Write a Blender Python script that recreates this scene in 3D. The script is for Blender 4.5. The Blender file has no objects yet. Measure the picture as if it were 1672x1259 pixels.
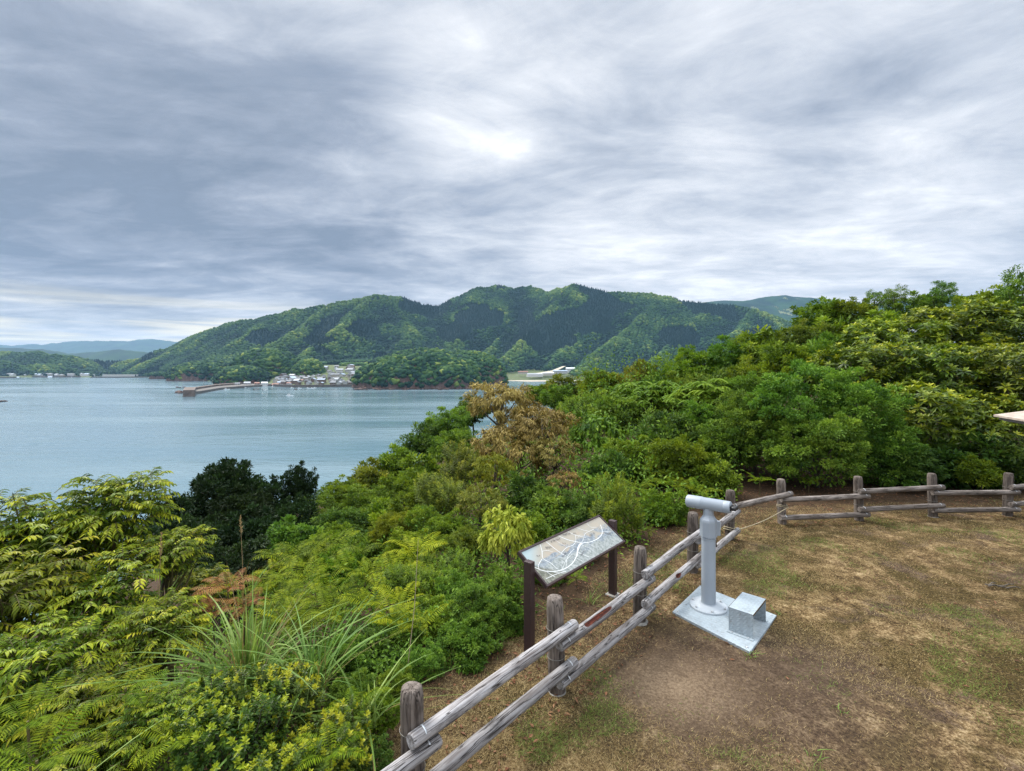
import bpy, math, random
import numpy as np
from mathutils import Vector, Matrix
sc = bpy.context.scene
C = sc.collection
F, CX, HY, CH = 774.0, 836.0, 600.0, 3.2      # focal length, principal column, horizon row (of the 1672 px photo), camera height
SEA = -32.8
# ------------------------------------------------------------------ camera, world, sun, exposure
cam_d = bpy.data.cameras.new('camera'); cam = bpy.data.objects.new('camera', cam_d); C.objects.link(cam)
cam.location = (0, 0, CH); cam.rotation_euler = (math.radians(90), 0, 0)
cam_d.sensor_width = 36; cam_d.lens = F/1672*36; cam_d.shift_y = -29.5/1672
cam_d.clip_start = 0.05; cam_d.clip_end = 60000
sc.camera = cam
sc.view_settings.view_transform = 'Standard'; sc.view_settings.look = 'None'
sc.view_settings.exposure = 1.2; sc.view_settings.gamma = 1; sc.view_settings.use_curve_mapping = False
cy = sc.cycles
cy.max_bounces = 6; cy.diffuse_bounces = 3; cy.glossy_bounces = 2; cy.transmission_bounces = 3
cy.transparent_max_bounces = 6; cy.volume_bounces = 0; cy.use_denoising = True; cy.denoising_prefilter = 'NONE'
cy.caustics_reflective = False; cy.caustics_refractive = False
SUN_EL, SUN_AZ = math.radians(48), math.radians(-46)     # azimuth from +Y towards +X
sd = Vector((math.sin(SUN_AZ)*math.cos(SUN_EL), math.cos(SUN_AZ)*math.cos(SUN_EL), math.sin(SUN_EL)))
sl = bpy.data.lights.new('sun', 'SUN'); sl.energy = 2.3; sl.angle = math.radians(24); sl.color = (1, .95, .87)
so = bpy.data.objects.new('sun', sl); C.objects.link(so); so.rotation_euler = sd.to_track_quat('Z', 'Y').to_euler(); so.location = sd*60


class NT:
    """small helper for writing node trees"""
    def __init__(s, tree): s.t = tree; s.n = tree.nodes; s.l = tree.links; s.n.clear()
    def link(s, a, b): s.l.new(a, b)
    def node(s, typ, **kw):
        n = s.n.new(typ)
        for k, v in kw.items(): setattr(n, k, v)
        return n
    def put(s, sock, v):
        if hasattr(v, 'is_output'): s.l.new(v, sock)
        else: sock.default_value = v
    def math(s, op, a, b=0.0, c=0.0, clamp=False):
        n = s.node('ShaderNodeMath', operation=op, use_clamp=clamp)
        s.put(n.inputs[0], a); s.put(n.inputs[1], b); s.put(n.inputs[2], c)
        return n.outputs[0]
    def vmath(s, op, a, b=(0, 0, 0)):
        n = s.node('ShaderNodeVectorMath', operation=op); s.put(n.inputs[0], a); s.put(n.inputs[1], b)
        return n.outputs['Value'] if op in ('DOT_PRODUCT', 'LENGTH', 'DISTANCE') else n.outputs[0]
    def noise(s, vec, scale, detail=4, rough=.55, dist=0, dim='3D'):
        n = s.node('ShaderNodeTexNoise', noise_dimensions=dim)
        if vec is not None: s.put(n.inputs['Vector'], vec)
        n.inputs['Scale'].default_value = scale; n.inputs['Detail'].default_value = detail
        n.inputs['Roughness'].default_value = rough; n.inputs['Distortion'].default_value = dist
        return n.outputs[0]
    def mapping(s, vec, scale=(1, 1, 1), rot=(0, 0, 0), loc=(0, 0, 0)):
        n = s.node('ShaderNodeMapping'); s.put(n.inputs['Vector'], vec)
        n.inputs['Scale'].default_value = scale; n.inputs['Rotation'].default_value = rot; n.inputs['Location'].default_value = loc
        return n.outputs[0]
    def ramp(s, fac, stops, interp='LINEAR'):
        n = s.node('ShaderNodeValToRGB'); s.put(n.inputs[0], fac); n.color_ramp.interpolation = interp
        e = n.color_ramp.elements
        while len(e) < len(stops): e.new(0.5)
        for i, (p, c) in enumerate(stops):
            e[i].position = p; e[i].color = (c, c, c, 1) if not hasattr(c, '__len__') else (c[0], c[1], c[2], 1)
        return n.outputs[0]
    def mix(s, fac, a, b, mode='MIX'):
        n = s.node('ShaderNodeMix', data_type='RGBA', blend_type=mode)
        s.put(n.inputs[0], fac)
        for sock, v in ((n.inputs[6], a), (n.inputs[7], b)):
            if not hasattr(v, 'is_output'): v = (v[0], v[1], v[2], 1)
            s.put(sock, v)
        return n.outputs[2]
    def maprange(s, v, a, b, c=0.0, d=1.0, smooth=True):
        n = s.node('ShaderNodeMapRange', interpolation_type='SMOOTHSTEP' if smooth else 'LINEAR')
        s.put(n.inputs[0], v)
        for i, q in enumerate((a, b, c, d)): n.inputs[i+1].default_value = q
        return n.outputs[0]


def pdir(px, py): return Vector(((px-CX)/F, 1, (HY-py)/F)).normalized()

w = bpy.data.worlds.new('World'); sc.world = w; w.use_nodes = True
n = NT(w.node_tree)
tc = n.node('ShaderNodeTexCoord').outputs['Generated']
nrm = n.vmath('NORMALIZE', tc)
sx = n.node('ShaderNodeSeparateXYZ'); n.link(nrm, sx.inputs[0])
zc = n.math('MAXIMUM', sx.outputs[2], 0.0)
inv = n.math('DIVIDE', 1.0, n.math('ADD', zc, 0.10))
cx = n.node('ShaderNodeCombineXYZ')
n.link(n.math('MULTIPLY', sx.outputs[0], inv), cx.inputs[0]); n.link(n.math('MULTIPLY', sx.outputs[1], inv), cx.inputs[1])
flat = cx.outputs[0]
m1 = n.mapping(flat, (.85, 1.35, 1), (0, 0, .42), (3.1, .6, 0))
m2 = n.mapping(flat, (2.2, 3.4, 1), (0, 0, .42), (1.4, 4.2, 0))
m3 = n.mapping(flat, (.42, .62, 1), (0, 0, .2), (8.1, 2.3, 0))
big = n.noise(m3, 1.0, 3, .5, .3)
mid = n.noise(m1, 1.1, 9, .60, .6)
fin = n.noise(m2, 1.4, 9, .66, .5)
cl = n.math('ADD', n.math('MULTIPLY', big, .45), n.math('ADD', n.math('MULTIPLY', mid, .62), n.math('MULTIPLY', fin, .28)))
v = n.maprange(cl, .45, .90, 0.0, 1.0, smooth=False)

def lobe(px, py, inner, outer, amt):
    d = n.vmath('DOT_PRODUCT', nrm, tuple(pdir(px, py)))
    return n.maprange(d, math.cos(math.radians(outer)), math.cos(math.radians(inner)), 0.0, amt)
for args in ((765, 150, 1, 10, .22), (720, 20, 2, 10, -.10), (960, 90, 2, 12, -.22), (1010, 330, 3, 14, -.08), (520, 330, 3, 16, -.10), (720, 60, 5, 26, .15), (1000, 260, 2, 18, .10), (1150, 450, 2, 22, .20), (1560, 430, 2, 20, .22), (850, 455, 1, 16, .10), (300, 470, 1, 14, .10),
             (100, 40, 2, 20, .12), (330, 300, 4, 24, -.26), (60, 290, 4, 20, -.18), (700, 380, 3, 14, -.10), (1620, 270, 3, 20, -.14), (1250, 120, 4, 22, -.10), (1300, 310, 2, 13, -.08)):
    v = n.math('ADD', v, lobe(*args))
v = n.math('ADD', v, n.maprange(sx.outputs[2], .20, .02, 0.0, .16))
cc = n.ramp(v, [(0.0, (.122, .152, .200)), (.25, (.180, .210, .262)), (.5, (.285, .312, .358)), (.75, (.40, .418, .452)), (1.0, (.56, .57, .585))])
warm = n.math('MULTIPLY', n.maprange(sx.outputs[2], .15, .04, 0.0, 1.0), n.maprange(sx.outputs[0], -.12, -.55, 0.0, 1.0))
streak = n.maprange(n.noise(n.mapping(nrm, (2.2, 2.2, 48), (0, 0, 0), (0, 0, 3)), 1.0, 4, .55, .4), .42, .62, .12, 1.0)
cc = n.mix(n.math('MULTIPLY', n.math('MULTIPLY', warm, streak), .9), cc, (.70, .62, .42))
sky = n.node('ShaderNodeTexSky', sky_type='NISHITA', sun_disc=False)
sky.sun_elevation = SUN_EL; sky.sun_rotation = SUN_AZ
nis = n.vmath('MULTIPLY', sky.outputs[0], (.1, .1, .1))
cover = n.maprange(cl, .36, .62, .90, 1.0)
thin = n.math('MAXIMUM', n.maprange(sx.outputs[1], .10, -.5, 0.0, .22), n.maprange(sx.outputs[2], .62, .88, 0.0, 1.0))   # unseen sky overhead and behind the viewer, boosted to add light
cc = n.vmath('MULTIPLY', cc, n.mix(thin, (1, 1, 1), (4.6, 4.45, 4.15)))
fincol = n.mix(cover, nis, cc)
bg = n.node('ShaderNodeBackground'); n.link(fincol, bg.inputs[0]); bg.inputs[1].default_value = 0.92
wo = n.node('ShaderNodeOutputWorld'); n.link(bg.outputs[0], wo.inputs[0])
try: w.cycles.sampling_method = 'MANUAL'; w.cycles.sample_map_resolution = 512
except Exception: pass

# ------------------------------------------------------------------ helpers
rs = np.random.RandomState
_tab = rs(7).rand(256, 256)
def vnoise(x, y, seed=0):
    x = np.asarray(x, float)+seed*17.31; y = np.asarray(y, float)+seed*9.77
    xi = np.floor(x).astype(int); yi = np.floor(y).astype(int); fx = x-xi; fy = y-yi
    fx = fx*fx*(3-2*fx); fy = fy*fy*(3-2*fy)
    a = _tab[xi & 255, yi & 255]; b = _tab[(xi+1) & 255, yi & 255]; c = _tab[xi & 255, (yi+1) & 255]; d = _tab[(xi+1) & 255, (yi+1) & 255]
    return (a*(1-fx)+b*fx)*(1-fy)+(c*(1-fx)+d*fx)*fy
def fbm(x, y, oct=4, seed=0, rough=.5):
    s = 0; a = 1; t = 0
    for i in range(oct):
        s = s+a*vnoise(np.asarray(x)*2**i, np.asarray(y)*2**i, seed+i*3); t += a; a *= rough
    return s/t
def hash3(P, k):
    return vnoise(P[:, 0]*k+P[:, 2]*k*.7, P[:, 1]*k-P[:, 2]*k*.6, 5)
def unit(v): return v/np.maximum(np.linalg.norm(v, axis=-1, keepdims=True), 1e-9)
def sstep(a, b, x): t = np.clip((np.asarray(x, float)-a)/(b-a), 0, 1); return t*t*(3-2*t)

def PX(px, py, d): return Vector((d*(px-CX)/F, d, CH+d*(HY-py)/F))
def G(px, py): d = F*CH/(py-HY); return Vector((d*(px-CX)/F, d, 0))
def SP(px, py, z=0.0): d = F*(CH-SEA-z)/(py-HY); return Vector((d*(px-CX)/F, d, SEA+z))

class MB:
    def __init__(s): s.v = []; s.f = []; s.a = []; s.n = 0; s.mi = []
    def add(s, v, f, a=None, mi=0):
        v = np.asarray(v, float).reshape(-1, 3)
        for q in (f if isinstance(f, list) else [f]):
            q = np.asarray(q, int)
            s.f.append(q+s.n); s.mi.append(np.full(len(q), mi))
        s.v.append(v); s.n += len(v)
        a = np.zeros(len(v)) if a is None else np.broadcast_to(np.asarray(a, float), (len(v),))
        s.a.append(a)
        return s
    def mesh(s, name, mats, smooth=False):
        me = bpy.data.meshes.new(name)
        if not s.v: return me
        V = np.concatenate(s.v)
        me.vertices.add(len(V)); me.vertices.foreach_set('co', V.ravel())
        ls = np.concatenate([q.ravel() for q in s.f]); tot = np.concatenate([np.full(len(q), q.shape[1]) for q in s.f])
        me.loops.add(len(ls)); me.loops.foreach_set('vertex_index', ls)
        me.polygons.add(len(tot)); me.polygons.foreach_set('loop_start', np.concatenate([[0], np.cumsum(tot)[:-1]])); me.polygons.foreach_set('loop_total', tot)
        me.polygons.foreach_set('material_index', np.concatenate(s.mi))
        me.polygons.foreach_set('use_smooth', np.full(len(tot), smooth))
        at = me.attributes.new('tint', 'FLOAT', 'POINT'); at.data.foreach_set('value', np.concatenate(s.a))
        for m in (mats if isinstance(mats, (list, tuple)) else [mats]): me.materials.append(m)
        me.update(calc_edges=True); me.validate()
        return me

def obj(name, me, parent=None, loc=None, mat=None):
    o = bpy.data.objects.new(name, me); C.objects.link(o)
    if parent: o.parent = parent
    if loc is not None: o.location = loc
    if mat is not None:
        o.material_slots[0].link = 'OBJECT'; o.material_slots[0].material = mat
    return o
def tag(o, label, cat, group=None, kind=None):
    if label: o['label'] = label
    if cat: o['category'] = cat
    if group: o['group'] = group
    if kind: o['kind'] = kind
    return o
def thing(name, label, cat, loc=(0, 0, 0), rz=0, group=None):
    o = bpy.data.objects.new(name, None); C.objects.link(o); o.location = loc; o.rotation_euler = (0, 0, rz)
    o.empty_display_size = .1
    return tag(o, label, cat, group)
def part(name, mb, mat, parent, smooth=False): return obj(name, mb.mesh(name, mat, smooth), parent)

def tube(pts, rad, sides=8, cap=True, wob=0, seed=0):
    """tapered tube along a polyline -> verts, faces"""
    P = np.asarray(pts, float); k = len(P); rad = np.broadcast_to(np.asarray(rad, float), (k,))
    T = unit(np.gradient(P, axis=0)); up = np.array([0, 0, 1.0]) if abs(T[0, 2]) < .9 else np.array([1.0, 0, 0])
    V = []
    N = unit(np.cross(T[0], up)); r = rs(seed)
    for i in range(k):
        N = unit(N-T[i]*np.dot(N, T[i])); B = np.cross(T[i], N)
        a = np.arange(sides)*2*math.pi/sides
        rr = rad[i]*(1+wob*(r.rand(sides)-.5))
        V.append(P[i]+(N[None]*np.cos(a)[:, None]+B[None]*np.sin(a)[:, None])*rr[:, None])
    V = np.concatenate(V); Q = []
    for i in range(k-1):
        for j in range(sides):
            a0 = i*sides+j; a1 = i*sides+(j+1) % sides
            Q.append((a0, a1, a1+sides, a0+sides))
    fs = [np.array(Q)]
    if cap: fs += [np.array([list(range(sides))[::-1]]), np.array([list(range((k-1)*sides, k*sides))])]
    return V, fs
def box(c, s, rz=0.0, bev=0.0):
    """box with chamfered edges around centre c, size s"""
    hx, hy, hz = s[0]/2, s[1]/2, s[2]/2
    if bev <= 0:
        v = np.array([(x, y, z) for z in (-hz, hz) for y in (-hy, hy) for x in (-hx, hx)])
        f = np.array([(0, 2, 3, 1), (4, 5, 7, 6), (0, 1, 5, 4), (2, 6, 7, 3), (0, 4, 6, 2), (1, 3, 7, 5)])
        fs = [f]
    else:
        import bmesh
        bm = bmesh.new(); bmesh.ops.create_cube(bm, size=1)
        for q in bm.verts: q.co = (q.co.x*s[0], q.co.y*s[1], q.co.z*s[2])
        bmesh.ops.bevel(bm, geom=bm.edges[:], offset=bev, segments=2, affect='EDGES', profile=.6)
        bm.verts.index_update(); v = np.array([q.co[:] for q in bm.verts])
        d = {}
        for fa in bm.faces: d.setdefault(len(fa.verts), []).append([q.index for q in fa.verts])
        fs = [np.array(x) for x in d.values()]; bm.free()
    c0, s0 = math.cos(rz), math.sin(rz)
    v = np.stack([v[:, 0]*c0-v[:, 1]*s0, v[:, 0]*s0+v[:, 1]*c0, v[:, 2]], 1)+np.asarray(c, float)
    return v, fs
def lathe(prof, sides=32):
    """profile of (r, z) -> verts, faces round the z axis"""
    V = []; Q = []
    for r, z in prof:
        for j in range(sides):
            a = 2*math.pi*j/sides; V.append((r*math.cos(a), r*math.sin(a), z))
    for i in range(len(prof)-1):
        for j in range(sides):
            a0 = i*sides+j; a1 = i*sides+(j+1) % sides; Q.append((a0, a1, a1+sides, a0+sides))
    fs = [np.array(Q)]
    if prof[0][0] > 0: fs.append(np.array([list(range(sides))[::-1]]))
    if prof[-1][0] > 0: fs.append(np.array([list(range((len(prof)-1)*sides, len(prof)*sides))]))
    return np.array(V), fs
def xf(v, m): return np.asarray(v) @ np.array(m.to_3x3()).T+np.array(m.translation)
def grid_faces(nr, nc):
    i = np.arange(nr-1)[:, None]*nc+np.arange(nc-1)[None]
    i = i.ravel(); return np.stack([i, i+1, i+nc+1, i+nc], 1)

# ------------------------------------------------------------------ materials
def newmat(name):
    m = bpy.data.materials.new(name); m.use_nodes = True
    return m, NT(m.node_tree)
def finish(n, col, rough=.7, bump=None, bstr=.3, bdist=.02, metal=0.0, spec=.5, sss=None):
    p = n.node('ShaderNodeBsdfPrincipled'); o = n.node('ShaderNodeOutputMaterial')
    n.put(p.inputs['Base Color'], col if hasattr(col, 'is_output') else (col[0], col[1], col[2], 1))
    n.put(p.inputs['Roughness'], rough); n.put(p.inputs['Metallic'], metal); p.inputs['Specular IOR Level'].default_value = spec
    if bump is not None:
        b = n.node('ShaderNodeBump'); b.inputs['Strength'].default_value = bstr; b.inputs['Distance'].default_value = bdist
        n.link(bump, b.inputs['Height']); n.link(b.outputs[0], p.inputs['Normal'])
    n.link(p.outputs[0], o.inputs[0])
    return p, o
def tint(n): a = n.node('ShaderNodeAttribute'); a.attribute_name = 'tint'; return a.outputs['Fac']
def objc(n): return n.node('ShaderNodeTexCoord').outputs['Object']
def geop(n): return n.node('ShaderNodeNewGeometry').outputs['Position']

def leafmat(name, stops, rough=.55, trans=.28, vary=.28, spec=.18):
    m, n = newmat(name)
    c = n.ramp(tint(n), stops)
    r = n.node('ShaderNodeObjectInfo').outputs['Random']
    hs = n.node('ShaderNodeHueSaturation'); n.link(c, hs.inputs['Color'])
    n.link(n.math('MULTIPLY_ADD', r, .035, .4825), hs.inputs['Hue'])
    n.link(n.math('MULTIPLY_ADD', n.math('FRACT', n.math('MULTIPLY', r, 7.31)), vary, 1-vary/2), hs.inputs['Value'])
    c = hs.outputs[0]
    p = n.node('ShaderNodeBsdfPrincipled'); n.link(c, p.inputs['Base Color']); p.inputs['Roughness'].default_value = rough
    p.inputs['Specular IOR Level'].default_value = spec
    t = n.node('ShaderNodeBsdfTranslucent'); n.link(n.mix(.5, c, n.vmath('MULTIPLY', c, (1.3, 1.25, .5))), t.inputs[0])
    mx = n.node('ShaderNodeMixShader'); mx.inputs[0].default_value = trans
    n.link(p.outputs[0], mx.inputs[1]); n.link(t.outputs[0], mx.inputs[2])
    o = n.node('ShaderNodeOutputMaterial'); n.link(mx.outputs[0], o.inputs[0])
    return m
LM = {
 'fine':  leafmat('fine_leaf', [(0, (.034, .080, .010)), (.5, (.118, .212, .023)), (1, (.265, .375, .046))]),
 'mid':   leafmat('mid_leaf', [(0, (.038, .080, .008)), (.5, (.138, .220, .016)), (1, (.300, .385, .030))]),
 'fresh': leafmat('fresh_leaf', [(0, (.045, .095, .008)), (.5, (.125, .205, .012)), (1, (.27, .345, .026))]),
 'yellow': leafmat('yellow_leaf', [(0, (.085, .110, .008)), (.5, (.21, .230, .014)), (1, (.38, .36, .026))]),
 'pale':  leafmat('pale_leaf', [(0, (.20, .24, .02)), (.5, (.36, .38, .04)), (1, (.50, .49, .07))]),
 'dark':  leafmat('dark_leaf', [(0, (.009, .023, .007)), (.6, (.021, .044, .011)), (.9, (.040, .080, .018)), (1, (.08, .14, .025))], trans=.12),
 'deep':  leafmat('deep_leaf', [(0, (.020, .052, .010)), (.5, (.066, .130, .019)), (1, (.155, .240, .036))]),
 'olive': leafmat('olive_leaf', [(0, (.042, .066, .010)), (.5, (.140, .178, .020)), (1, (.29, .29, .036))]),
 'tan':   leafmat('withered_leaf', [(0, (.085, .064, .016)), (.5, (.26, .198, .052)), (1, (.45, .36, .115))], trans=.2, vary=.2),
 'rosette': leafmat('whorled_leaf', [(0, (.028, .060, .006)), (.45, (.105, .168, .010)), (.8, (.245, .300, .014)), (1, (.39, .40, .026))], rough=.4, spec=.35),
 'fern':  leafmat('fern_leaf', [(0, (.028, .060, .004)), (.5, (.110, .168, .006)), (1, (.29, .34, .012))], trans=.25, spec=.06),
 'rust':  leafmat('rust_fern_leaf', [(0, (.14, .05, .016)), (.5, (.27, .11, .03)), (1, (.36, .22, .05))], trans=.3),
 'spray': leafmat('arching_leaf', [(0, (.030, .062, .006)), (.4, (.115, .172, .009)), (.75, (.27, .315, .014)), (1, (.42, .42, .022))], rough=.45, trans=.3),
 'tip':   leafmat('flushed_leaf', [(0, (.020, .048, .010)), (.5, (.080, .130, .016)), (.7, (.20, .25, .014)), (1, (.38, .39, .024))], rough=.42, vary=.1),
 'grass': leafmat('long_grass_blade', [(0, (.27, .20, .09)), (.25, (.20, .17, .06)), (.35, (.075, .15, .03)), (.7, (.13, .24, .045)), (1, (.26, .37, .10))], trans=.3, vary=.1),
 'straw': leafmat('dry_plume', [(0, (.22, .15, .07)), (1, (.42, .32, .18))], trans=.2),
 'turf':  leafmat('dry_turf_blade', [(0, (.070, .040, .014)), (.45, (.235, .158, .064)), (.72, (.43, .32, .165)), (.78, (.10, .105, .022)), (1, (.14, .20, .034))], trans=.2, vary=.05),
 'litter': leafmat('fallen_leaf', [(0, (.05, .026, .012)), (.5, (.14, .070, .028)), (1, (.27, .16, .075))], trans=.05, vary=.1),
}
def m_bark(name, a, b, sc_=14):
    m, n = newmat(name); p = objc(n); q = n.noise(n.mapping(p, (1, 1, .25)), sc_, 6, .65)
    finish(n, n.ramp(q, [(.3, a), (.7, b)]), .9, q, .6, .02); return m
M_BARK = m_bark('bark', (.022, .018, .013), (.085, .068, .05)); M_PALEBARK = m_bark('pale_bark', (.06, .05, .04), (.20, .17, .14))
M_TWIG = m_bark('green_twig', (.05, .05, .015), (.14, .11, .04))

def m_wood(name, dark, light, rotcol=(.10, .022, .012), axis='X'):
    """weathered log: grain, cracks and grey bleaching along the local x axis"""
    m, n = newmat(name); p = objc(n)
    if axis == 'Z':
        a = n.node('ShaderNodeSeparateXYZ'); n.link(p, a.inputs[0]); b = n.node('ShaderNodeCombineXYZ')
        n.link(a.outputs[2], b.inputs[0]); n.link(a.outputs[0], b.inputs[1]); n.link(a.outputs[1], b.inputs[2]); p = b.outputs[0]
    r = n.node('ShaderNodeObjectInfo').outputs['Random']
    off = n.node('ShaderNodeCombineXYZ'); n.link(n.math('MULTIPLY', r, 37.0), off.inputs[0])
    p = n.vmath('ADD', p, off.outputs[0])
    g = n.noise(n.mapping(p, (1.6, 34, 34)), 1.0, 7, .65, .25)
    big = n.noise(n.mapping(p, (2.2, 6, 6)), 1.0, 4, .6)
    crack = n.noise(n.mapping(p, (1.1, 26, 26), (0, 0, 0), (4, 1, 2)), 1.0, 2, .5, .35)
    ck = n.maprange(n.math('ABSOLUTE', n.math('SUBTRACT', crack, .5)), .0, .022, 1.0, 0.0)
    stain = n.maprange(n.noise(n.mapping(p, (3.0, 10, 10)), 1.0, 5, .65), .54, .68)
    c = n.mix(n.maprange(n.math('ADD', n.math('MULTIPLY', g, .6), n.math('MULTIPLY', big, .4)), .36, .62), dark, light)
    c = n.mix(n.math('MULTIPLY', stain, .62), c, tuple(x*.42 for x in dark))
    c = n.mix(n.math('MULTIPLY', ck, .85), c, (.018, .014, .012))
    vor = n.node('ShaderNodeTexVoronoi'); n.link(n.mapping(p, (5.5, 13, 13)), vor.inputs['Vector']); vor.inputs['Scale'].default_value = 1
    knot = n.maprange(vor.outputs['Distance'], .05, .10, 1.0, 0.0)
    c = n.mix(n.math('MULTIPLY', knot, .85), c, (.02, .015, .012))
    rot = tint(n)
    rc = n.ramp(n.noise(n.mapping(p, (14, 60, 60)), 1.0, 5, .7), [(.35, (.014, .009, .008)), (.55, rotcol), (.75, (.19, .07, .035))])
    c = n.mix(n.maprange(rot, .35, .6), c, rc)
    c = n.vmath('SCALE', c); c.node.inputs['Scale'].default_value = 1; n.link(n.math('MULTIPLY_ADD', n.math('FRACT', n.math('MULTIPLY', r, 5.7)), .42, .78), c.node.inputs['Scale'])
    h = n.math('SUBTRACT', n.math('ADD', g, n.math('MULTIPLY', big, .5)), n.math('MULTIPLY', ck, 1.2))
    finish(n, c, .88, h, .7, .012, spec=.2); return m
M_RAIL = m_wood('weathered_rail_wood', (.125, .11, .105), (.355, .345, .35))
M_RAIL2 = m_wood('brown_grey_rail_wood', (.085, .068, .058), (.25, .22, .20))
M_POST = m_wood('dark_post_wood', (.062, .048, .04), (.185, .155, .135), axis='Z')
def m_plain(name, col, rough=.6, metal=0, var=.15, sc_=18, bstr=.12, spec=.5):
    m, n = newmat(name); q = n.noise(objc(n), sc_, 5, .6)
    c = n.mix(n.maprange(q, .3, .7), tuple(x*(1-var) for x in col), tuple(min(1, x*(1+var)) for x in col))
    finish(n, c, rough, q, bstr, .01, metal, spec); return m
M_STEEL = m_plain('steel_strap', (.55, .57, .59), .4, .6); M_WIRE = m_plain('wire', (.20, .19, .17), .5, .5)
M_CONC = m_plain('concrete', (.24, .23, .21), .9, 0, .25, 30)
M_BROWN = m_plain('brown_painted_steel', (.042, .024, .024), .45, 0, .12, 30, .05)
M_GREY = m_plain('grey_blue_paint', (.285, .325, .375), .5, .0, .035, 4, .02); M_GREYL = m_plain('pale_grey_paint', (.38, .42, .46), .5, .0, .04, 6, .02)
M_BLACK = m_plain('black_rubber', (.015, .015, .017), .4, 0, .1); M_BRASS = m_plain('brown_metal', (.11, .085, .06), .5, .4)
M_WHITE = m_plain('white_label', (.75, .76, .74), .5); M_ROPE = m_plain('rope', (.36, .31, .21), .9, 0, .3, 120, .4)
def m_tread(name, col, rough=.42, dirt=.35):
    m, n = newmat(name); p = objc(n)
    def bars(rz, off):
        q = n.mapping(p, (1, 1, 1), (0, 0, rz), off)
        s = n.node('ShaderNodeSeparateXYZ'); n.link(q, s.inputs[0])
        a = n.math('SINE', n.math('MULTIPLY', s.outputs[0], 118.0)); b = n.math('SINE', n.math('MULTIPLY', s.outputs[1], 260.0))
        c = n.math('SINE', n.math('MULTIPLY', n.math('ADD', s.outputs[1], s.outputs[2]), 118.0))
        return n.math('MULTIPLY', n.maprange(a, .1, .8), n.maprange(c, .1, .8))
    h = n.math('MAXIMUM', bars(.785, (0, 0, 0)), bars(-.785, (.013, .013, .01)))
    q = n.noise(p, 5, 5, .65); q2 = n.noise(p, 40, 3)
    c = n.mix(n.maprange(q, .4, .7), col, tuple(x*(1-dirt) for x in col))
    c = n.mix(n.math('MULTIPLY', h, .22), c, tuple(min(1, x*1.5) for x in col))
    c = n.mix(n.math('MULTIPLY', n.maprange(q2, .62, .7), .5), c, (.20, .16, .12))
    finish(n, c, .6, h, .5, .005, .1, .3); return m
M_TREAD = m_tread('tread_plate', (.32, .375, .415), .45, .25)

# ------------------------------------------------------------------ near ground: plateau, slope and wooded rise
POSTS = [(-2.10, 1.85)] + [(lambda q: (q.x, q.y))(PX(px, py, F*(CH-.923)/(py-HY))) for px, py in
         ((676, 1118), (910, 975), (1044, 893), (1131, 837), (1191, 800), (1277, 782), (1403, 778), (1523, 773), (1645, 772))] + [(11.95, 10.55)]
PA = np.array(POSTS)
def fence_x(y):
    return np.interp(y, PA[:7, 1], PA[:7, 0])
def outside(x, y):
    """signed distance (roughly) beyond the fence, positive on the slope side"""
    x = np.asarray(x, float); y = np.asarray(y, float)
    best = np.full(np.broadcast(x, y).shape, 1e9); sign = np.ones_like(best)
    P = np.vstack([PA[0]+(PA[0]-PA[1])*8, PA, PA[-1]+(PA[-1]-PA[-2])*12])
    for a, b in zip(P[:-1], P[1:]):
        d = b-a; L = np.hypot(*d); t = np.clip(((x-a[0])*d[0]+(y-a[1])*d[1])/L**2, 0, 1)
        ex = x-a[0]-t*d[0]; ey = y-a[1]-t*d[1]; dist = np.hypot(ex, ey)
        sg = np.sign(d[0]*ey-d[1]*ex); m = dist < best
        best = np.where(m, dist, best); sign = np.where(m, sg, sign)
    return best*sign
def ground_z(x, y):
    x = np.asarray(x, float); y = np.asarray(y, float)
    e = np.where(y < 9, np.interp(y, PA[:6, 1], PA[:6, 0]), 4.2+.10*(y-9))
    t = e-x-1.7
    z = -.40*np.where(t > 0, np.sqrt(t*t+.4)-.63, 0)*(t > 0)
    z = np.minimum(z, 0)
    z = z-.55*np.maximum(0, y-46)-.25*np.maximum(0, -x-40)
    z = z+.085*np.maximum(0, x-11)*sstep(11, 16, y)
    s = outside(x, y)
    z = z+(fbm(x*.55, y*.55, 3, 3)-.5)*.10+(fbm(x*2.3, y*2.3, 3, 8)-.5)*.035*sstep(-3, 1, s)
    return np.maximum(z, SEA-3)
def axis(lo, mid0, mid1, hi, step, k):
    a = list(np.arange(mid0, mid1, step)); s = step; v = mid0
    L = []
    while v > lo: s *= k; v -= s; L.append(v)
    s = step; v = a[-1]; R_ = []
    while v < hi: s *= k; v += s; R_.append(v)
    return np.array(L[::-1]+a+R_)
gx = axis(-120, -6, 13, 120, .14, 1.10); gy = axis(-45, 2, 13, 140, .14, 1.10)
X, Y = np.meshgrid(gx, gy); S = outside(X, Y)
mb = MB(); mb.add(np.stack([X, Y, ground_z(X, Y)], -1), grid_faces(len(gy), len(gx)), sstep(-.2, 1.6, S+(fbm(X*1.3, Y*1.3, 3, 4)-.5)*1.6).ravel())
m, n = newmat('dry_grass_ground'); p = geop(n)
q1 = n.noise(p, .55, 5, .6); q2 = n.noise(p, 4.5, 6, .7); q3 = n.noise(p, 36, 5, .8); q4 = n.noise(n.mapping(p, (1, 1, 1), (0, 0, 0), (5, 3, 0)), 1.3, 6, .65, .4)
straw = n.ramp(n.math('ADD', n.math('MULTIPLY', q2, .5), n.math('MULTIPLY', q3, .5)), [(.38, (.030, .018, .009)), (.46, (.115, .074, .036)), (.54, (.27, .190, .100)), (.63, (.56, .44, .28))])
moss = n.ramp(q3, [(.40, (.022, .016, .006)), (.60, (.135, .098, .036))])
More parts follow.
